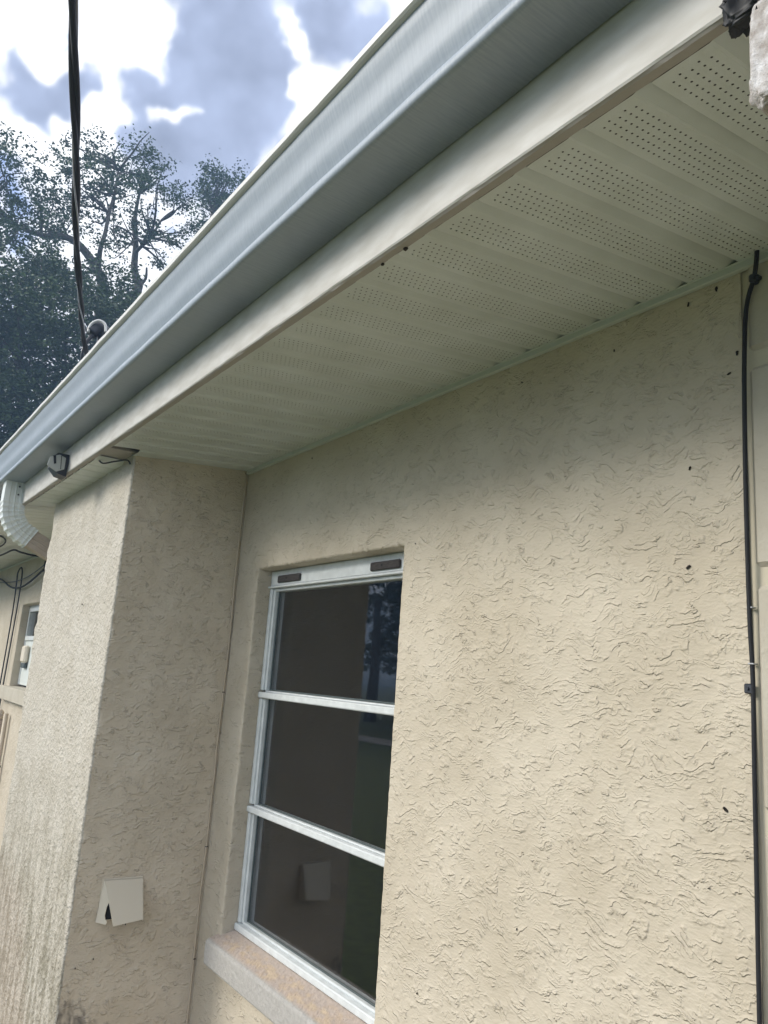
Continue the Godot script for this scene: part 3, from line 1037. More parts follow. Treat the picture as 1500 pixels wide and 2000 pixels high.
func swept_rect(st: SurfaceTool, path: PackedVector3Array, hx: float, hz: float, rings: bool) -> void:
	var n := path.size()
	var secs := []
	for i in n:
		var t := (path[mini(i + 1, n - 1)] - path[maxi(i - 1, 0)]).normalized()
		var front := t.cross(Vector3.RIGHT).normalized()
		if front.z < 0:
			front = -front
		var k := 1.0
		if rings and i > 8:
			k = 1.04 if i % 3 == 0 else 0.97
		elif rings:
			k = 1.0
		var s := PackedVector3Array()
		# shallow flutes on the sides
		for c in [[1, -1], [1, -0.5], [0.93, -0.42], [0.93, -0.1], [1, 0.0], [0.93, 0.1], [0.93, 0.42], [1, 0.5], [1, 1], [-1, 1], [-1, -1]]:
			var fx: float = c[0]
			var fz: float = c[1]
			s.append(path[i] + Vector3.RIGHT * fx * hx * k + front * fz * hz * k)
		secs.append(s)
	for i in n - 1:
		var m: int = secs[i].size()
		for k in m:
			var l := (k + 1) % m
			fq(st, (path[i] + path[i + 1]) / 2.0, secs[i][k], secs[i][l], secs[i + 1][l], secs[i + 1][k])

# ---------------------------------------------------------------- cables and pipes
func cables() -> void:
	# black cable down the joint between stucco and block
	var c := thing("black_cable", "black cable hanging from the soffit down the joint between stucco and painted block", "cable", Vector3(-0.69, 1.14, 0.012))
	var pts := []
	for p in [[-0.652, 2.377, 0.022], [-0.653, 2.352, 0.024], [-0.664, 2.327, 0.014], [-0.680, 2.280, 0.012], [-0.6865, 2.185, 0.013], [-0.6905, 2.05, 0.012], [-0.6915, 1.912, 0.013], [-0.6925, 1.74, 0.011], [-0.6925, 1.64, 0.007], [-0.6950, 1.50, 0.006], [-0.6965, 1.316, 0.007], [-0.6985, 1.14, 0.007], [-0.6985, 0.9, 0.008], [-0.6995, 0.5, 0.008], [-0.70, 0.02, 0.009]]:
		pts.append(Vector3(p[0] + 0.69, p[1] - 1.14, p[2] - 0.012))
	var st := begin()
	tube(st, curve(pts, 6), 0.0042, 0.0033, 10)
	obj("sheath", smooth(st), M.black, c)
	st = begin()
	cbox(st, Vector3(0.020, 1.183, -0.008), Vector3(0.036, 1.191, 0.006), 0.002)
	cbox(st, Vector3(0.019, 1.178, -0.010), Vector3(0.031, 1.194, 0.0095), 0.003)
	obj("clip", flat(st), M.dark, c)
	st = begin()
	cbox(st, Vector3(-0.017, 0.476, -0.012), Vector3(-0.002, 0.492, -0.002), 0.002)
	tube(st, PackedVector3Array([Vector3(-0.010, 0.484, -0.003), Vector3(-0.010, 0.484, 0.001)]), 0.003, 0.0025, 8)
	obj("clip", flat(st), M.dark, c)
	for y in [0.612, 0.522]:
		st = begin()
		cbox(st, Vector3(-0.007, y, -0.012), Vector3(0.003, y + 0.0025, 0.0010), 0.0006)
		obj("wire_tie", flat(st), M.tin, c)
	# painted cable in the inner corner
	pts.clear()
	var wig := noise(81, 1.3, 2)
	for k in 24:
		var y := lerpf(0.02, 2.335, k / 23.0)
		pts.append(Vector3(0.0035 + wig.get_noise_1d(y * 2.0) * 0.002, y - 1.0, 0.0095 + wig.get_noise_1d(y * 2.0 + 50.0) * 0.004))
	var cc2 := thing("painted_cable", "thin cable painted over in cream running down the inner corner beside the window", "cable", Vector3(XC, 1.0, 0.0))
	obj("sheath", tube_mesh(pts, 0.0030, 8, 3), M.cream, cc2)
	for y in [0.62, 0.98, 1.51]:
		st = begin()
		cbox(st, Vector3(0.001, y - 1.0, 0.004), Vector3(0.008, y - 0.997, 0.013), 0.001)
		obj("clip", flat(st), M.speck, cc2)
	# service drop: two black strands and a bare one twisted together
	var sdrop := thing("service_cable", "twisted black overhead service cable crossing the sky to the roof mast", "cable", Vector3(-4.43, 3.25, 0.30))
	var a := Vector3(-4.43, 3.25, 0.30)
	var line := [a + Vector3(-0.02, -0.10, 0.0), a, Vector3(-3.05, 3.09, 0.668), Vector3(-1.64, 3.035, 1.025), Vector3(0.4, 3.08, 1.54), Vector3(3.0, 3.35, 2.2), Vector3(8.0, 4.3, 3.5)]
	var mid := curve(line, 26)
	for k in 3:
		var strand := PackedVector3Array()
		var run := 0.0
		for i in mid.size():
			if i > 0:
				run += mid[i].distance_to(mid[i - 1])
			var t := (mid[mini(i + 1, mid.size() - 1)] - mid[maxi(i - 1, 0)]).normalized()
			var s := t.cross(Vector3.UP).normalized()
			var u := s.cross(t)
			var ang := run * TAU / 1.1 + TAU * k / 3.0
			strand.append(mid[i] + (s * cos(ang) + u * sin(ang)) * 0.0066 - a)
		st = begin()
		var rr := 0.0080 if k < 2 else 0.0030
		tube(st, strand, rr, rr, 8)
		obj("strand", smooth(st), M.black if k < 2 else M.tin, sdrop)
	# service mast with its weatherhead
	var mast := thing("service_mast", "dark service mast with a pale-rimmed rounded weatherhead rising behind the gutter", "mast", Vector3(-4.42, 2.65, 0.22))
	st = begin()
	tube(st, PackedVector3Array([Vector3(0, -0.05, 0), Vector3(0, 0.72, 0)]), 0.026, 0.026, 14)
	obj("pipe", smooth(st), M.tin, mast)
	st = begin()
	tube(st, curve([Vector3(0, 0.66, 0), Vector3(0, 0.745, 0.0), Vector3(0.005, 0.795, 0.012), Vector3(0.012, 0.805, 0.05), Vector3(0.018, 0.76, 0.085)], 5), 0.045, 0.036, 14)
	obj("weatherhead", smooth(st), M.dark, mast)
	st = begin()
	var rd := Vector3(0.58, 0.07, -0.81)
	var hc := Vector3(0.062, 0.785, 0.062)
	tube(st, curve([hc - rd * 0.050 + Vector3(0, -0.025, 0), hc - rd * 0.042 + Vector3(0, 0.018, 0), hc - rd * 0.015 + Vector3(0, 0.042, 0), hc + rd * 0.015 + Vector3(0, 0.042, 0), hc + rd * 0.042 + Vector3(0, 0.018, 0), hc + rd * 0.050 + Vector3(0, -0.025, 0)], 5), 0.008, 0.008, 8)
	obj("rim", smooth(st), M.lip, mast)
	st = begin()
	tube(st, curve([Vector3(0.02, 0.77, 0.06), Vector3(0.03, 0.70, 0.10), Vector3(0.015, 0.62, 0.11), Vector3(-0.02, 0.52, 0.09)], 5), 0.011, 0.011, 8)
	obj("drip_loop", smooth(st), M.dark, mast)
	# beyond the bump-out
	tag(obj("loose_cable", tube_mesh([Vector3(-7.2, 2.285, 0.36), Vector3(-6.355, 2.30, 0.283), Vector3(-5.985, 2.31, 0.261), Vector3(-6.015, 2.305, 0.205), Vector3(-6.06, 2.30, 0.10), Vector3(-5.9, 2.29, 0.03)], 0.0065), M.black), "black cable lying along the far soffit just below the downspout", "cable", "loose cables on the far wall and soffit")
	tag(obj("loose_cable", tube_mesh([Vector3(-8.3, 2.30, 0.03), Vector3(-7.73, 2.235, 0.03), Vector3(-7.2, 2.14, 0.035), Vector3(-6.75, 2.115, 0.035), Vector3(-6.35, 2.15, 0.035), Vector3(-5.95, 2.22, 0.03), Vector3(-5.6, 2.28, 0.03)], 0.0075), M.black), "black cable sagging in a wide loop above the small far window", "cable", "loose cables on the far wall and soffit")
	tag(obj("loose_cable", tube_mesh([Vector3(-8.4, 2.255, 0.02), Vector3(-7.7, 2.21, 0.02), Vector3(-7.0, 2.185, 0.02), Vector3(-6.4, 2.21, 0.02), Vector3(-5.7, 2.30, 0.02)], 0.004), M.dark), "thin grey-black wire sagging behind the wide cable loop over the far window", "cable", "loose cables on the far wall and soffit")
	tag(obj("loose_cable", tube_mesh([Vector3(-7.08, 0.5, 0.015), Vector3(-7.07, 1.3, 0.015), Vector3(-7.05, 1.9, 0.015), Vector3(-7.06, 2.16, 0.02), Vector3(-7.02, 2.25, 0.03), Vector3(-6.90, 2.285, 0.03), Vector3(-6.87, 2.20, 0.02), Vector3(-6.89, 1.9, 0.015), Vector3(-6.93, 1.3, 0.015), Vector3(-6.95, 0.5, 0.015)], 0.0055), M.black), "pair of black wires looping at the top and dropping left of the far window", "cable", "loose cables on the far wall and soffit")
	tag(obj("loose_cable", tube_mesh([Vector3(-5.62, 2.315, 0.45), Vector3(-5.36, 2.312, 0.45), Vector3(-5.46, 2.305, 0.40), Vector3(-5.70, 2.305, 0.37), Vector3(-6.1, 2.31, 0.36)], 0.005), M.black), "small black wire loop against the far soffit at the left picture edge", "cable", "loose cables on the far wall and soffit")
	tag(obj("loose_cable", tube_mesh([Vector3(-5.98, 2.325, 0.02), Vector3(-6.02, 2.25, 0.03), Vector3(-5.98, 2.18, 0.03), Vector3(-5.86, 2.14, 0.03)], 0.006), M.black), "short black wire curling down beside the bump-out under the downspout", "cable", "loose cables on the far wall and soffit")
	# conduits
	var p1 := thing("tan_pipe", "wide tan pipe with a domed cap standing against the far wall", "pipe", Vector3(-6.68, 0, 0.045))
	st = begin()
	tube(st, PackedVector3Array([Vector3(0, 0, 0), Vector3(0, 1.135, 0)]), 0.036, 0.036, 16)
	obj("pipe", smooth(st), M.stone, p1)
	st = begin()
	tube(st, PackedVector3Array([Vector3(0, 1.10, 0), Vector3(0, 1.142, 0), Vector3(0, 1.158, 0), Vector3(0, 1.168, 0)]), 0.040, 0.012, 16)
	obj("cap", smooth(st), M.cream, p1)
	var p2 := thing("tan_pipe", "narrow cream conduit with a dark coupling right of the wide tan pipe", "pipe", Vector3(-6.53, 0, 0.03))
	st = begin()
	tube(st, PackedVector3Array([Vector3(0, 0, 0), Vector3(0, 1.15, 0)]), 0.017, 0.017, 12)
	obj("pipe", smooth(st), M.cream, p2)
	st = begin()
	tube(st, PackedVector3Array([Vector3(0, 0.76, 0), Vector3(0, 0.775, 0)]), 0.022, 0.022, 12)
	obj("coupling", flat(st), M.speck, p2)

# ---------------------------------------------------------------- small things
func small_things() -> void:
	# dryer vent hood on the bump-out
	var v := thing("vent_hood", "cream sloping vent hood with its left side torn open on the bump-out", "vent", Vector3(XC, 0.776, 0.295))
	var zl := 0.062
	var zr := -0.072
	var top := 0.122
	var px := 0.055
	var st := begin()
	# back flange
	cbox(st, Vector3(0.001, 0.0, zr), Vector3(0.004, top + 0.004, zl), 0.001)
	obj("back_plate", flat(st), M.hood, v)
	# sloping cover, 2 mm thick, slightly askew
	st = begin()
	var c0 := Vector3(0.008, top, 0.055)
	var c1 := Vector3(0.008, top - 0.003, zr + 0.004)
	var c2 := Vector3(px, 0.006, zr + 0.004)
	var c3 := Vector3(px + 0.002, -0.004, 0.026)
	var nn := Vector3(0.0026, 0.001, 0)
	for s in [[c0, c1, c2], [c0, c2, c3]]:
		var mid: Vector3 = (s[0] + s[1] + s[2]) / 3.0
		ft(st, mid - nn * 5.0, s[0] + nn, s[1] + nn, s[2] + nn)
		ft(st, mid + nn * 5.0, s[0], s[1], s[2])
	for s in [[c0, c1], [c1, c2], [c2, c3], [c3, c0]]:
		fq(st, Vector3(0.03, 0.06, 0), s[0], s[1], s[1] + nn, s[0] + nn)
	obj("cover", flat(st), M.hood, v)
	# side cheeks: right one whole, left one with a torn hole
	st = begin()
	prism_z(st, [Vector2(0.004, 0.0), Vector2(px, 0.004), Vector2(0.008, top - 0.003)], zr, zr + 0.0035)
	obj("cheek", flat(st), M.hood, v)
	st = begin()
	# the left cheek from the wall to the cover, torn away below
	var torn := [[0.0, 1.0], [0.25, 1.0], [0.48, 1.0], [0.53, 0.86], [0.60, 0.70], [0.70, 0.60], [0.80, 0.52], [0.88, 0.55], [0.93, 0.66], [1.0, 0.58]]
	var spot := func(hh: float, ww: float) -> Vector3:
		return Vector3(0.005, top, 0.0565).lerp(Vector3(0.004, -0.002, 0.0665), hh).lerp(c0.lerp(c3, hh), ww)
	for k in torn.size() - 1:
		var a0: Vector3 = spot.call(torn[k][0], 0.0)
		var a1: Vector3 = spot.call(torn[k + 1][0], 0.0)
		var t0: Vector3 = spot.call(torn[k][0], torn[k][1])
		var t1: Vector3 = spot.call(torn[k + 1][0], torn[k + 1][1])
		var off := Vector3(-0.0012, 0, -0.0018)
		quad(st, a0, a1, t1, t0)
		quad(st, a0 + off, t0 + off, t1 + off, a1 + off)
		quad(st, t0, t1, t1 + off, t0 + off)
	obj("torn_cheek", flat(st), M.hood, v)
	st = begin()
	cbox(st, Vector3(0.005, 0.004, zr + 0.006), Vector3(0.009, 0.090, 0.046), 0.001)
	obj("duct_mouth", flat(st), M.hole, v)
	# dark bracket clamped to the fascia
	var b := thing("fascia_bracket", "dark blue bracket holding a pale slotted plate on the fascia beside the downspout", "bracket", Vector3(-3.20, 2.280, 0.568))
	st = begin()
	prism_x(st, PackedVector2Array([Vector2(0.001, 0.106), Vector2(0.052, 0.106), Vector2(0.070, 0.085), Vector2(0.072, 0.040), Vector2(0.040, 0.004), Vector2(0.001, -0.004)]), -0.045, 0.045)
	obj("body", flat(st), M.dark, b)
	st = begin()
	prism_x(st, PackedVector2Array([Vector2(0.016, 0.086), Vector2(0.046, 0.096), Vector2(0.086, 0.078), Vector2(0.094, 0.034), Vector2(0.050, 0.012), Vector2(0.016, 0.030)]), 0.0455, 0.052)
	var plate := obj("plate", flat(st), M.grey, b)
	st = begin()
	prism_x(st, PackedVector2Array([Vector2(0.062, 0.088), Vector2(0.074, 0.086), Vector2(0.066, 0.046), Vector2(0.056, 0.050)]), 0.0525, 0.0545)
	obj("slot", flat(st), M.black, plate)
	st = begin()
	prism_x(st, PackedVector2Array([Vector2(0.036, 0.092), Vector2(0.039, 0.092), Vector2(0.034, 0.026), Vector2(0.031, 0.026)]), 0.0525, 0.0535)
	obj("groove", flat(st), M.dark, plate)
	b.scale = Vector3.ONE * 0.82
	b.position.y += 0.012
	# lump of white chalky board with tar above, hanging at the near end of the fascia
	var w := thing("broken_board", "ragged white board end with black tar on top hanging at the upper right", "board", Vector3(-0.283, 2.277, 0.56))
	obj("board", lump(Vector3(0.062, 0.062, 0.03), Vector3(0, -0.066, 0.01), 91, 0.005, 22, 0.34), M.chalk, w)
	obj("tar", lump(Vector3(0.072, 0.040, 0.05), Vector3(0.004, 0.044, 0.012), 92, 0.022, 20), M.tar, w)
	obj("tar_drip", lump(Vector3(0.022, 0.018, 0.016), Vector3(-0.072, 0.020, 0.004), 93, 0.010), M.tar, w)
	# a torn wire end in the gap of the soffit over the bump-out
	tag(obj("hanging_wire", tube_mesh([Vector3(-2.86, 2.325, 0.54), Vector3(-2.845, 2.296, 0.52), Vector3(-2.80, 2.300, 0.488), Vector3(-2.752, 2.302, 0.462), Vector3(-2.735, 2.294, 0.455), Vector3(-2.73, 2.285, 0.452)], 0.003, 8), M.dark), "dark wire poking out of the soffit gap over the bump-out corner", "wire")
	# dead insects and mud spots on the plaster
	var spots := [
		[-0.8088, 1.8294, 7.0, 0.6, "dark fuzzy speck on the wall left of the cable at the block joint's height"], [-1.3132, 1.6355, 3.5, 2.2, "tiny dark speck in the middle of the wall right of the window"],
		[-0.748, 1.4326, 7.5, -0.75, "slim dark slanting insect on the wall beside the lower block joint"], [-0.8028, 2.0102, 5.5, 1.2, "reddish-dark blotch high on the wall near the black cable"],
		[-0.9733, 2.2946, 4.0, 1.5, "small dark speck under the soffit, right of the wall's middle"], [-1.238, 2.2999, 4.5, -0.4, "small slanting speck right under the soffit channel"],
		[-1.6133, 1.9533, 4.0, -0.7, "small dark speck just above the window's right corner"], [-0.7066, 2.2039, 6.0, 1.4, "upper of two dark spots beside the top of the black cable"],
		[-0.722, 2.1698, 5.5, 0.4, "lower of two dark spots beside the top of the black cable"], [-1.2023, 1.1305, 3.5, 1.5, "small dark speck low in the middle of the wall"],
		[-1.5064, 0.9141, 4.0, 1.0, "small dark speck low on the wall beside the window's bottom pane"], [-0.7803, 1.3075, 3.0, 0.3, "tiny dark speck near the cable below the slanting insect"],
		[-2.2176, 2.3069, 4.5, 1.4, "small dark speck under the soffit near the inner corner"], [-0.8008, 2.3331, 6.0, 1.3, "brown mud smear just under the soffit channel, left one"],
		[-0.7425, 2.342, 7.0, 1.5, "brown mud smear just under the soffit channel beside the cable clip"],
	]
	for s in spots:
		var o := tag(obj("dark_speck", lump(Vector3(s[2] * 0.62, s[2] * 0.2, 0.9) * 0.001, Vector3.ZERO, int(s[2] * 100.0 + s[0] * 50.0), s[2] * 0.0004, 7), M.speck), s[4], "speck", "dark specks stuck to the stucco")
		o.position = Vector3(s[0], s[1], 0.0012)
		o.rotation.z = s[3]
	for s in [[0.262, 0.757, "dark wet speck just under the vent hood"], [0.352, 0.665, "small dark speck below the vent hood, near the corner"], [0.405, 0.645, "small dark speck left and below of the vent hood"]]:
		var o := tag(obj("dark_speck", lump(Vector3(0.8, 2.4, 1.5) * 0.001, Vector3.ZERO, 7, 0.0008, 7), M.speck), s[2], "speck", "dark specks stuck to the stucco")
		o.position = Vector3(XC + 0.002, s[1], s[0])
	for q in [[-0.967, 2.3045, 0.5475, 4.0, "larger dark dirt clump where fascia and soffit meet, mid eave"], [-1.033, 2.3045, 0.5480, 3.0, "smaller dark dirt clump where fascia and soffit meet, mid eave"]]:
		var cl := tag(obj("dirt_clump", lump(Vector3(q[3], 2.2, q[3] * 0.7) * 0.001, Vector3.ZERO, int(q[3] * 7.0), 0.0012, 7), M.speck), q[4], "dirt", "dirt clumps under the eave")
		cl.position = Vector3(q[0], q[1], q[2])
	var o2 := tag(obj("dark_speck", lump(Vector3(5.0, 2.4, 1.2) * 0.001, Vector3.ZERO, 9, 0.001, 7), M.speck), "dark speck in the middle of the bump-out's bright front face", "speck", "dark specks stuck to the stucco")
	o2.position = Vector3(-3.12, 1.80, ZC + 0.003)

func prism_z(st: SurfaceTool, poly: Array, z0: float, z1: float) -> void:   # poly in (x, y)
	var n := poly.size()
	var pk := PackedVector2Array(poly)
	var c := Vector2.ZERO
	for p in poly:
		c += p / n
	var cc3 := Vector3(c.x, c.y, (z0 + z1) / 2)
	for i in n:
		var a: Vector2 = poly[i]
		var b: Vector2 = poly[(i + 1) % n]
		fq(st, cc3, Vector3(a.x, a.y, z0), Vector3(a.x, a.y, z1), Vector3(b.x, b.y, z1), Vector3(b.x, b.y, z0))
	var idx := Geometry2D.triangulate_polygon(pk)
	for z in [z0, z1]:
		for k in range(0, idx.size(), 3):
			ft(st, cc3, Vector3(pk[idx[k]].x, pk[idx[k]].y, z), Vector3(pk[idx[k + 1]].x, pk[idx[k + 1]].y, z), Vector3(pk[idx[k + 2]].x, pk[idx[k + 2]].y, z))

# a boxy lump with uneven faces
func lump(half: Vector3, at: Vector3, sd2: int, amp: float, n := 14, sq := 0.5) -> ArrayMesh:
	var nz := noise(sd2, 1.0, 3)
	var st := begin()
	var place := func(d: Vector3) -> Vector3:
		var e := d.normalized()
		var p := Vector3(pow(absf(e.x), sq) * signf(e.x), pow(absf(e.y), sq) * signf(e.y), pow(absf(e.z), sq) * signf(e.z)) * half
		var f := nz.get_noise_3dv(e * 1.6) * amp + nz.get_noise_3dv(e * 5.0) * amp * 0.4
		return at + p + e * f
	for ax in 3:
		for s in [-1.0, 1.0]:
			for j in n:
				for i in n:
					var q := []
					for c in [[0, 0], [1, 0], [1, 1], [0, 1]]:
						var u: float = 2.0 * (i + c[0]) / n - 1.0
						var w: float = 2.0 * (j + c[1]) / n - 1.0
						var d := Vector3(s, u, w) if ax == 0 else (Vector3(u, s, w) if ax == 1 else Vector3(u, w, s))
						q.append(place.call(d))
					fq(st, at, q[0], q[1], q[2], q[3])
	return smooth(st)

# ---------------------------------------------------------------- trees
var leaf: ArrayMesh

func leaf_mesh() -> ArrayMesh:
	var st := begin()
	var a := Vector3(0, 0, 0)
	var b := Vector3(0.5, 0.10, 0.30)
	var c := Vector3(1.0, 0.0, 0)
	var d := Vector3(0.5, 0.10, -0.30)
	var m := Vector3(0.5, 0.0, 0)
	tri(st, a, m, b); tri(st, b, m, c); tri(st, a, d, m); tri(st, m, d, c)
	return flat(st)

func crown(parent: Node3D, base: Vector3, blobs: Array, per_m3: float, size: float, sd3: int, warm := 0.0) -> void:
	var g := RandomNumberGenerator.new()
	g.seed = sd3
	var xf := []
	var col := []
	for b in blobs:
		var r: float = b[3]
		var c := Vector3(b[0], b[1], b[2])
		var clumps := maxi(5, int(per_m3 * r * r * (0.5 if size < 0.07 else 1.0)))
		for k in clumps:
			var d := Vector3(g.randfn(), g.randfn(), g.randfn()).normalized() * pow(g.randf(), 0.5) * r * 1.12
			var cp := c + d * Vector3(1.15, 0.9, 1.0)
			var cr := g.randf_range(0.10, 0.19)
			var tone := g.randf_range(0.65, 1.25)
			for l in (g.randi_range(26, 46) if size < 0.07 else g.randi_range(14, 26)):
				var q := Vector3(g.randfn(), g.randfn() * 0.7, g.randfn()) * cr * 0.6
				var s := size * g.randf_range(0.7, 1.3)
				var bs := Basis.from_euler(Vector3(g.randf_range(-1.0, 1.0), g.randf() * TAU, g.randf_range(-1.2, 0.7))).scaled(Vector3.ONE * s)
				xf.append(Transform3D(bs, cp + q - base))
				var t := tone * g.randf_range(0.8, 1.2)
				col.append(Color(t * (1.0 + warm), t, t * 0.95))
	var mm := MultiMesh.new()
	mm.transform_format = MultiMesh.TRANSFORM_3D
	mm.use_colors = true
	mm.mesh = leaf
	mm.instance_count = xf.size()
	for i in xf.size():
		mm.set_instance_transform(i, xf[i])
		mm.set_instance_color(i, col[i])
	var o := MultiMeshInstance3D.new()
	o.name = "crown"
	o.multimesh = mm
	o.material_override = M.leaf
	o.set_meta("kind", "stuff")
	parent.add_child(o, true)

func limbs(parent: Node3D, base: Vector3, called: String, list: Array) -> void:
	for l in list:
		var pts := []
		for p in l[0]:
			pts.append(Vector3(p[0], p[1], p[2]) - base)
		var st := begin()
		tube(st, curve(pts, 6), l[1], l[2], 9)
		obj(called, smooth(st), M.bark, parent)

# bare twigs from a limb towards the middle of each leaf mass
func twigs(parent: Node3D, base: Vector3, from: Array, blobs: Array, sd3: int) -> void:
	var g := RandomNumberGenerator.new()
	g.seed = sd3
	var st := begin()
	for b in blobs:
		var c := Vector3(b[0], b[1], b[2])
		var near := Vector3.ZERO
		var best := 1e9
		for f in from:
			var q := Vector3(f[0], f[1], f[2])
			var dd := q.distance_to(c) + (0.8 if q.y > c.y else 0.0)
			if dd < best:
				best = dd
				near = q
		for k in 3:
			var e: Vector3 = c + Vector3(g.randfn(), g.randfn(), g.randfn()) * b[3] * 0.5
			var m1 := near.lerp(e, 0.4) + Vector3(g.randfn(), g.randfn() + 0.6, g.randfn()) * best * 0.08
			var m2 := near.lerp(e, 0.75) + Vector3(g.randfn(), g.randfn(), g.randfn()) * best * 0.07
			tube(st, curve([near - base, m1 - base, m2 - base, e - base], 4), 0.03 if k == 0 else 0.018, 0.007, 6)
	obj("twigs", smooth(st), M.bark, parent)

func trees() -> void:
	leaf = leaf_mesh()
	var oak := [
		[-15.52, 10.85, -0.15, 0.65], [-16.03, 11.48, 0.09, 0.41], [-15.67, 10.63, -0.74, 0.65], [-16.10, 10.17, -0.27, 0.71], [-16.03, 10.39, -1.10, 0.59], [-15.20, 9.43, -0.59, 0.65], [-15.16, 9.00, -0.11, 0.53],
		[-16.37, 12.28, -1.11, 0.31], [-15.39, 11.97, -1.45, 0.26], [-15.36, 11.33, -1.36, 0.47], [-16.47, 12.43, -2.05, 0.50], [-15.56, 12.27, -2.32, 0.40], [-16.13, 11.88, -2.42, 0.53], [-15.67, 11.24, -1.82, 0.47],
		[-15.97, 10.83, -1.64, 0.53], [-15.51, 11.16, -1.07, 0.21], [-15.5, 10.9, 0.9, 0.7], [-15.6, 10.0, 0.8, 0.7], [-15.9, 11.3, 1.7, 0.7],
	]
	var fork := [
		[-14.93, 11.26, -2.72, 0.47], [-15.57, 11.55, -3.31, 0.45], [-15.87, 11.25, -3.60, 0.31], [-15.54, 10.91, -2.75, 0.45], [-16.01, 10.75, -2.26, 0.47], [-15.71, 10.62, -3.02, 0.33],
		[-14.96, 9.57, -2.01, 0.33], [-15.85, 12.41, -3.06, 0.24], [-15.68, 12.50, -2.64, 0.21], [-14.60, 10.11, -3.19, 0.19], [-15.97, 10.27, -3.27, 0.21],
	]
	var b := Vector3(-15.6, 0, -2.35)
	var t := thing("oak_tree", "tall open oak with a long limb reaching left above the dense shrubby tree", "tree", b, "trees beyond the roof")
	var main := [[-15.6, 0, -2.35], [-15.55, 4.0, -2.3], [-15.62, 7.4, -2.25], [-15.65, 9.1, -2.12]]
	var l1 := [[-15.65, 9.1, -2.12], [-15.67, 9.41, -2.0], [-15.73, 9.78, -1.68], [-15.78, 9.95, -1.41], [-15.83, 9.94, -1.13], [-15.86, 9.86, -0.85], [-15.9, 9.9, -0.4], [-15.9, 10.2, 0.3]]
	var l2 := [[-15.67, 9.41, -2.0], [-15.29, 9.66, -1.89], [-15.28, 10.08, -1.93], [-15.4, 10.6, -1.97], [-15.6, 11.2, -2.05], [-15.8, 11.9, -2.1]]
	limbs(t, b, "trunk", [[main, 0.22, 0.12]])
	limbs(t, b, "limb", [[l1, 0.10, 0.03], [l2, 0.055, 0.02]])
	twigs(t, b, l1 + l2, oak, 3)
	crown(t, b, oak, 150.0, 0.068, 41)
	b = Vector3(-16.1, 0, -2.9)
	t = thing("oak_tree", "slender forked oak with thin foliage right of the tall open oak", "tree", b, "trees beyond the roof")
	var f1 := [[-16.1, 0, -2.9], [-16.2, 5.0, -2.95], [-16.27, 9.3, -2.98], [-16.26, 9.67, -2.99], [-16.30, 10.07, -2.86], [-16.31, 10.62, -2.82], [-16.33, 11.1, -2.73], [-16.33, 11.61, -2.72], [-16.3, 12.2, -2.75]]
	var f2 := [[-16.26, 9.67, -2.99], [-16.23, 9.89, -3.11], [-16.23, 10.16, -3.10]]
	var f3 := [[-16.30, 10.45, -2.83], [-16.11, 10.56, -2.90], [-16.04, 10.78, -3.05], [-16.0, 11.27, -3.21], [-15.93, 11.6, -3.44]]
	limbs(t, b, "trunk", [[f1, 0.13, 0.025]])
	limbs(t, b, "limb", [[f2, 0.045, 0.02], [f3, 0.045, 0.015]])
	twigs(t, b, f3 + [[-16.31, 10.62, -2.82], [-16.33, 11.1, -2.73], [-16.3, 11.9, -2.75]], fork, 5)
	crown(t, b, fork, 140.0, 0.068, 42)
	b = Vector3(-16.7, 0, -4.6)
	t = thing("oak_tree", "rounded tree top peeping over the gutter, rightmost of the trees", "tree", b, "trees beyond the roof")
	limbs(t, b, "trunk", [[[[-16.7, 0, -4.6], [-16.75, 6.0, -4.55], [-16.7, 12.6, -4.6]], 0.2, 0.05]])
	var sm := [[-16.47, 13.08, -4.61, 0.52], [-16.79, 12.82, -4.45, 0.45], [-16.76, 13.63, -5.02, 0.39], [-16.85, 12.97, -4.25, 0.26], [-16.83, 12.84, -4.94, 0.39], [-16.45, 13.34, -4.44, 0.26], [-16.6, 12.4, -4.8, 0.6], [-16.6, 11.8, -4.5, 0.6]]
	twigs(t, b, [[-16.7, 11.6, -4.6], [-16.7, 12.4, -4.6]], sm, 7)
	crown(t, b, sm, 170.0, 0.068, 43)
	b = Vector3(-13.9, 0, -0.8)
	t = thing("dense_tree", "dense dark green bushy tree filling the lower left behind the gutter", "tree", b, "trees beyond the roof")
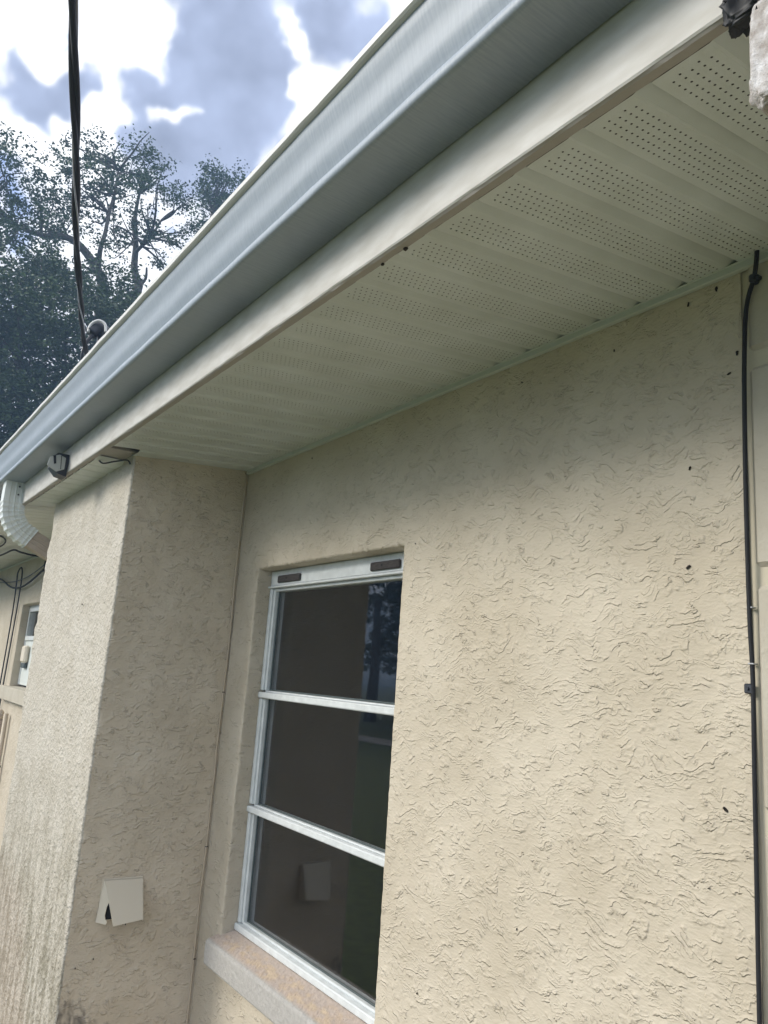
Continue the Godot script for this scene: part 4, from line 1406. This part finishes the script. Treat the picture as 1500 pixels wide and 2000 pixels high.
	var dense := [
		[-14.37, 8.01, -0.56, 0.78], [-13.73, 7.93, -1.03, 0.52], [-14.39, 8.36, -1.77, 0.57], [-14.51, 7.23, -0.45, 0.83], [-13.17, 6.94, -0.97, 0.83], [-13.10, 7.24, -1.67, 0.62], [-13.16, 7.56, -1.99, 0.41],
		[-14.60, 6.50, -0.83, 0.88], [-13.65, 6.48, -1.40, 0.72], [-14.10, 5.60, -0.47, 0.83], [-13.51, 5.57, -0.93, 0.62], [-13.89, 4.95, -0.62, 0.62], [-13.79, 7.10, 0.28, 0.83], [-13.71, 5.71, 0.07, 0.93],
		[-13.85, 5.84, -1.63, 0.62], [-13.73, 8.34, -2.15, 0.31], [-14.50, 8.58, -0.85, 0.36], [-13.9, 4.2, -0.9, 1.1], [-13.9, 6.3, -2.2, 0.7], [-13.9, 6.0, 0.9, 0.8], [-14.1, 7.6, 0.9, 0.6],
	]
	limbs(t, b, "trunk", [[[[-13.9, 0, -0.8], [-13.9, 3.0, -0.8], [-13.95, 5.5, -0.85]], 0.22, 0.12]])
	var dl := [[-13.95, 5.5, -0.85], [-13.9, 6.5, -0.6], [-14.0, 7.3, -0.5]]
	limbs(t, b, "limb", [[dl, 0.10, 0.03], [[[-13.95, 5.0, -0.85], [-13.8, 6.0, -1.4], [-13.6, 7.0, -1.8]], 0.08, 0.03]])
	twigs(t, b, dl + [[-13.8, 6.0, -1.4], [-13.6, 7.0, -1.8]], dense, 9)
	crown(t, b, dense, 250.0, 0.075, 44, 0.05)

# ---------------------------------------------------------------- what the panes mirror
func far_things() -> void:
	var g := RandomNumberGenerator.new()
	g.seed = 77
	var list := [
		[Vector3(-24.5, 0, 15.5), 2.4, "broad dark tree across the lawn, mirrored left in the panes"],
		[Vector3(-23.0, 0, 18.5), 2.6, "broad dark tree across the lawn, mirrored at the panes' right edge"],
		[Vector3(-27.5, 0, 20.5), 2.9, "tallest broad tree at the back of the lawn"],
	]
	for l in list:
		var b: Vector3 = l[0]
		var s: float = l[1]
		var t := thing("broad_tree", l[2], "tree", b, "trees across the lawn")
		limbs(t, b, "trunk", [[[[b.x, 0, b.z], [b.x + 0.1, 2.0, b.z], [b.x, 4.5, b.z]], 0.25, 0.12]])
		var bl := []
		for k in 16:
			bl.append([b.x + g.randfn() * s * 0.55, g.randf_range(1.2, 9.5), b.z + g.randfn() * s * 0.55, s * g.randf_range(0.3, 0.5)])
		crown(t, b, bl, 60.0, 0.16, 60 + int(s * 10.0))
	# a shed wall behind the lawn
	var sh := thing("neighbour_house", "low tan house across the lawn, seen only in the panes", "house", Vector3(-18.5, 0, 14.2))
	obj("wall", box(Vector3(-0.2, 0, -1.2), Vector3(3.0, 2.2, 3.0), 0.01), M.stone, sh)
	obj("roof", box(Vector3(-0.5, 2.2, -1.5), Vector3(3.3, 2.35, 3.3), 0.03), M.fascia, sh)
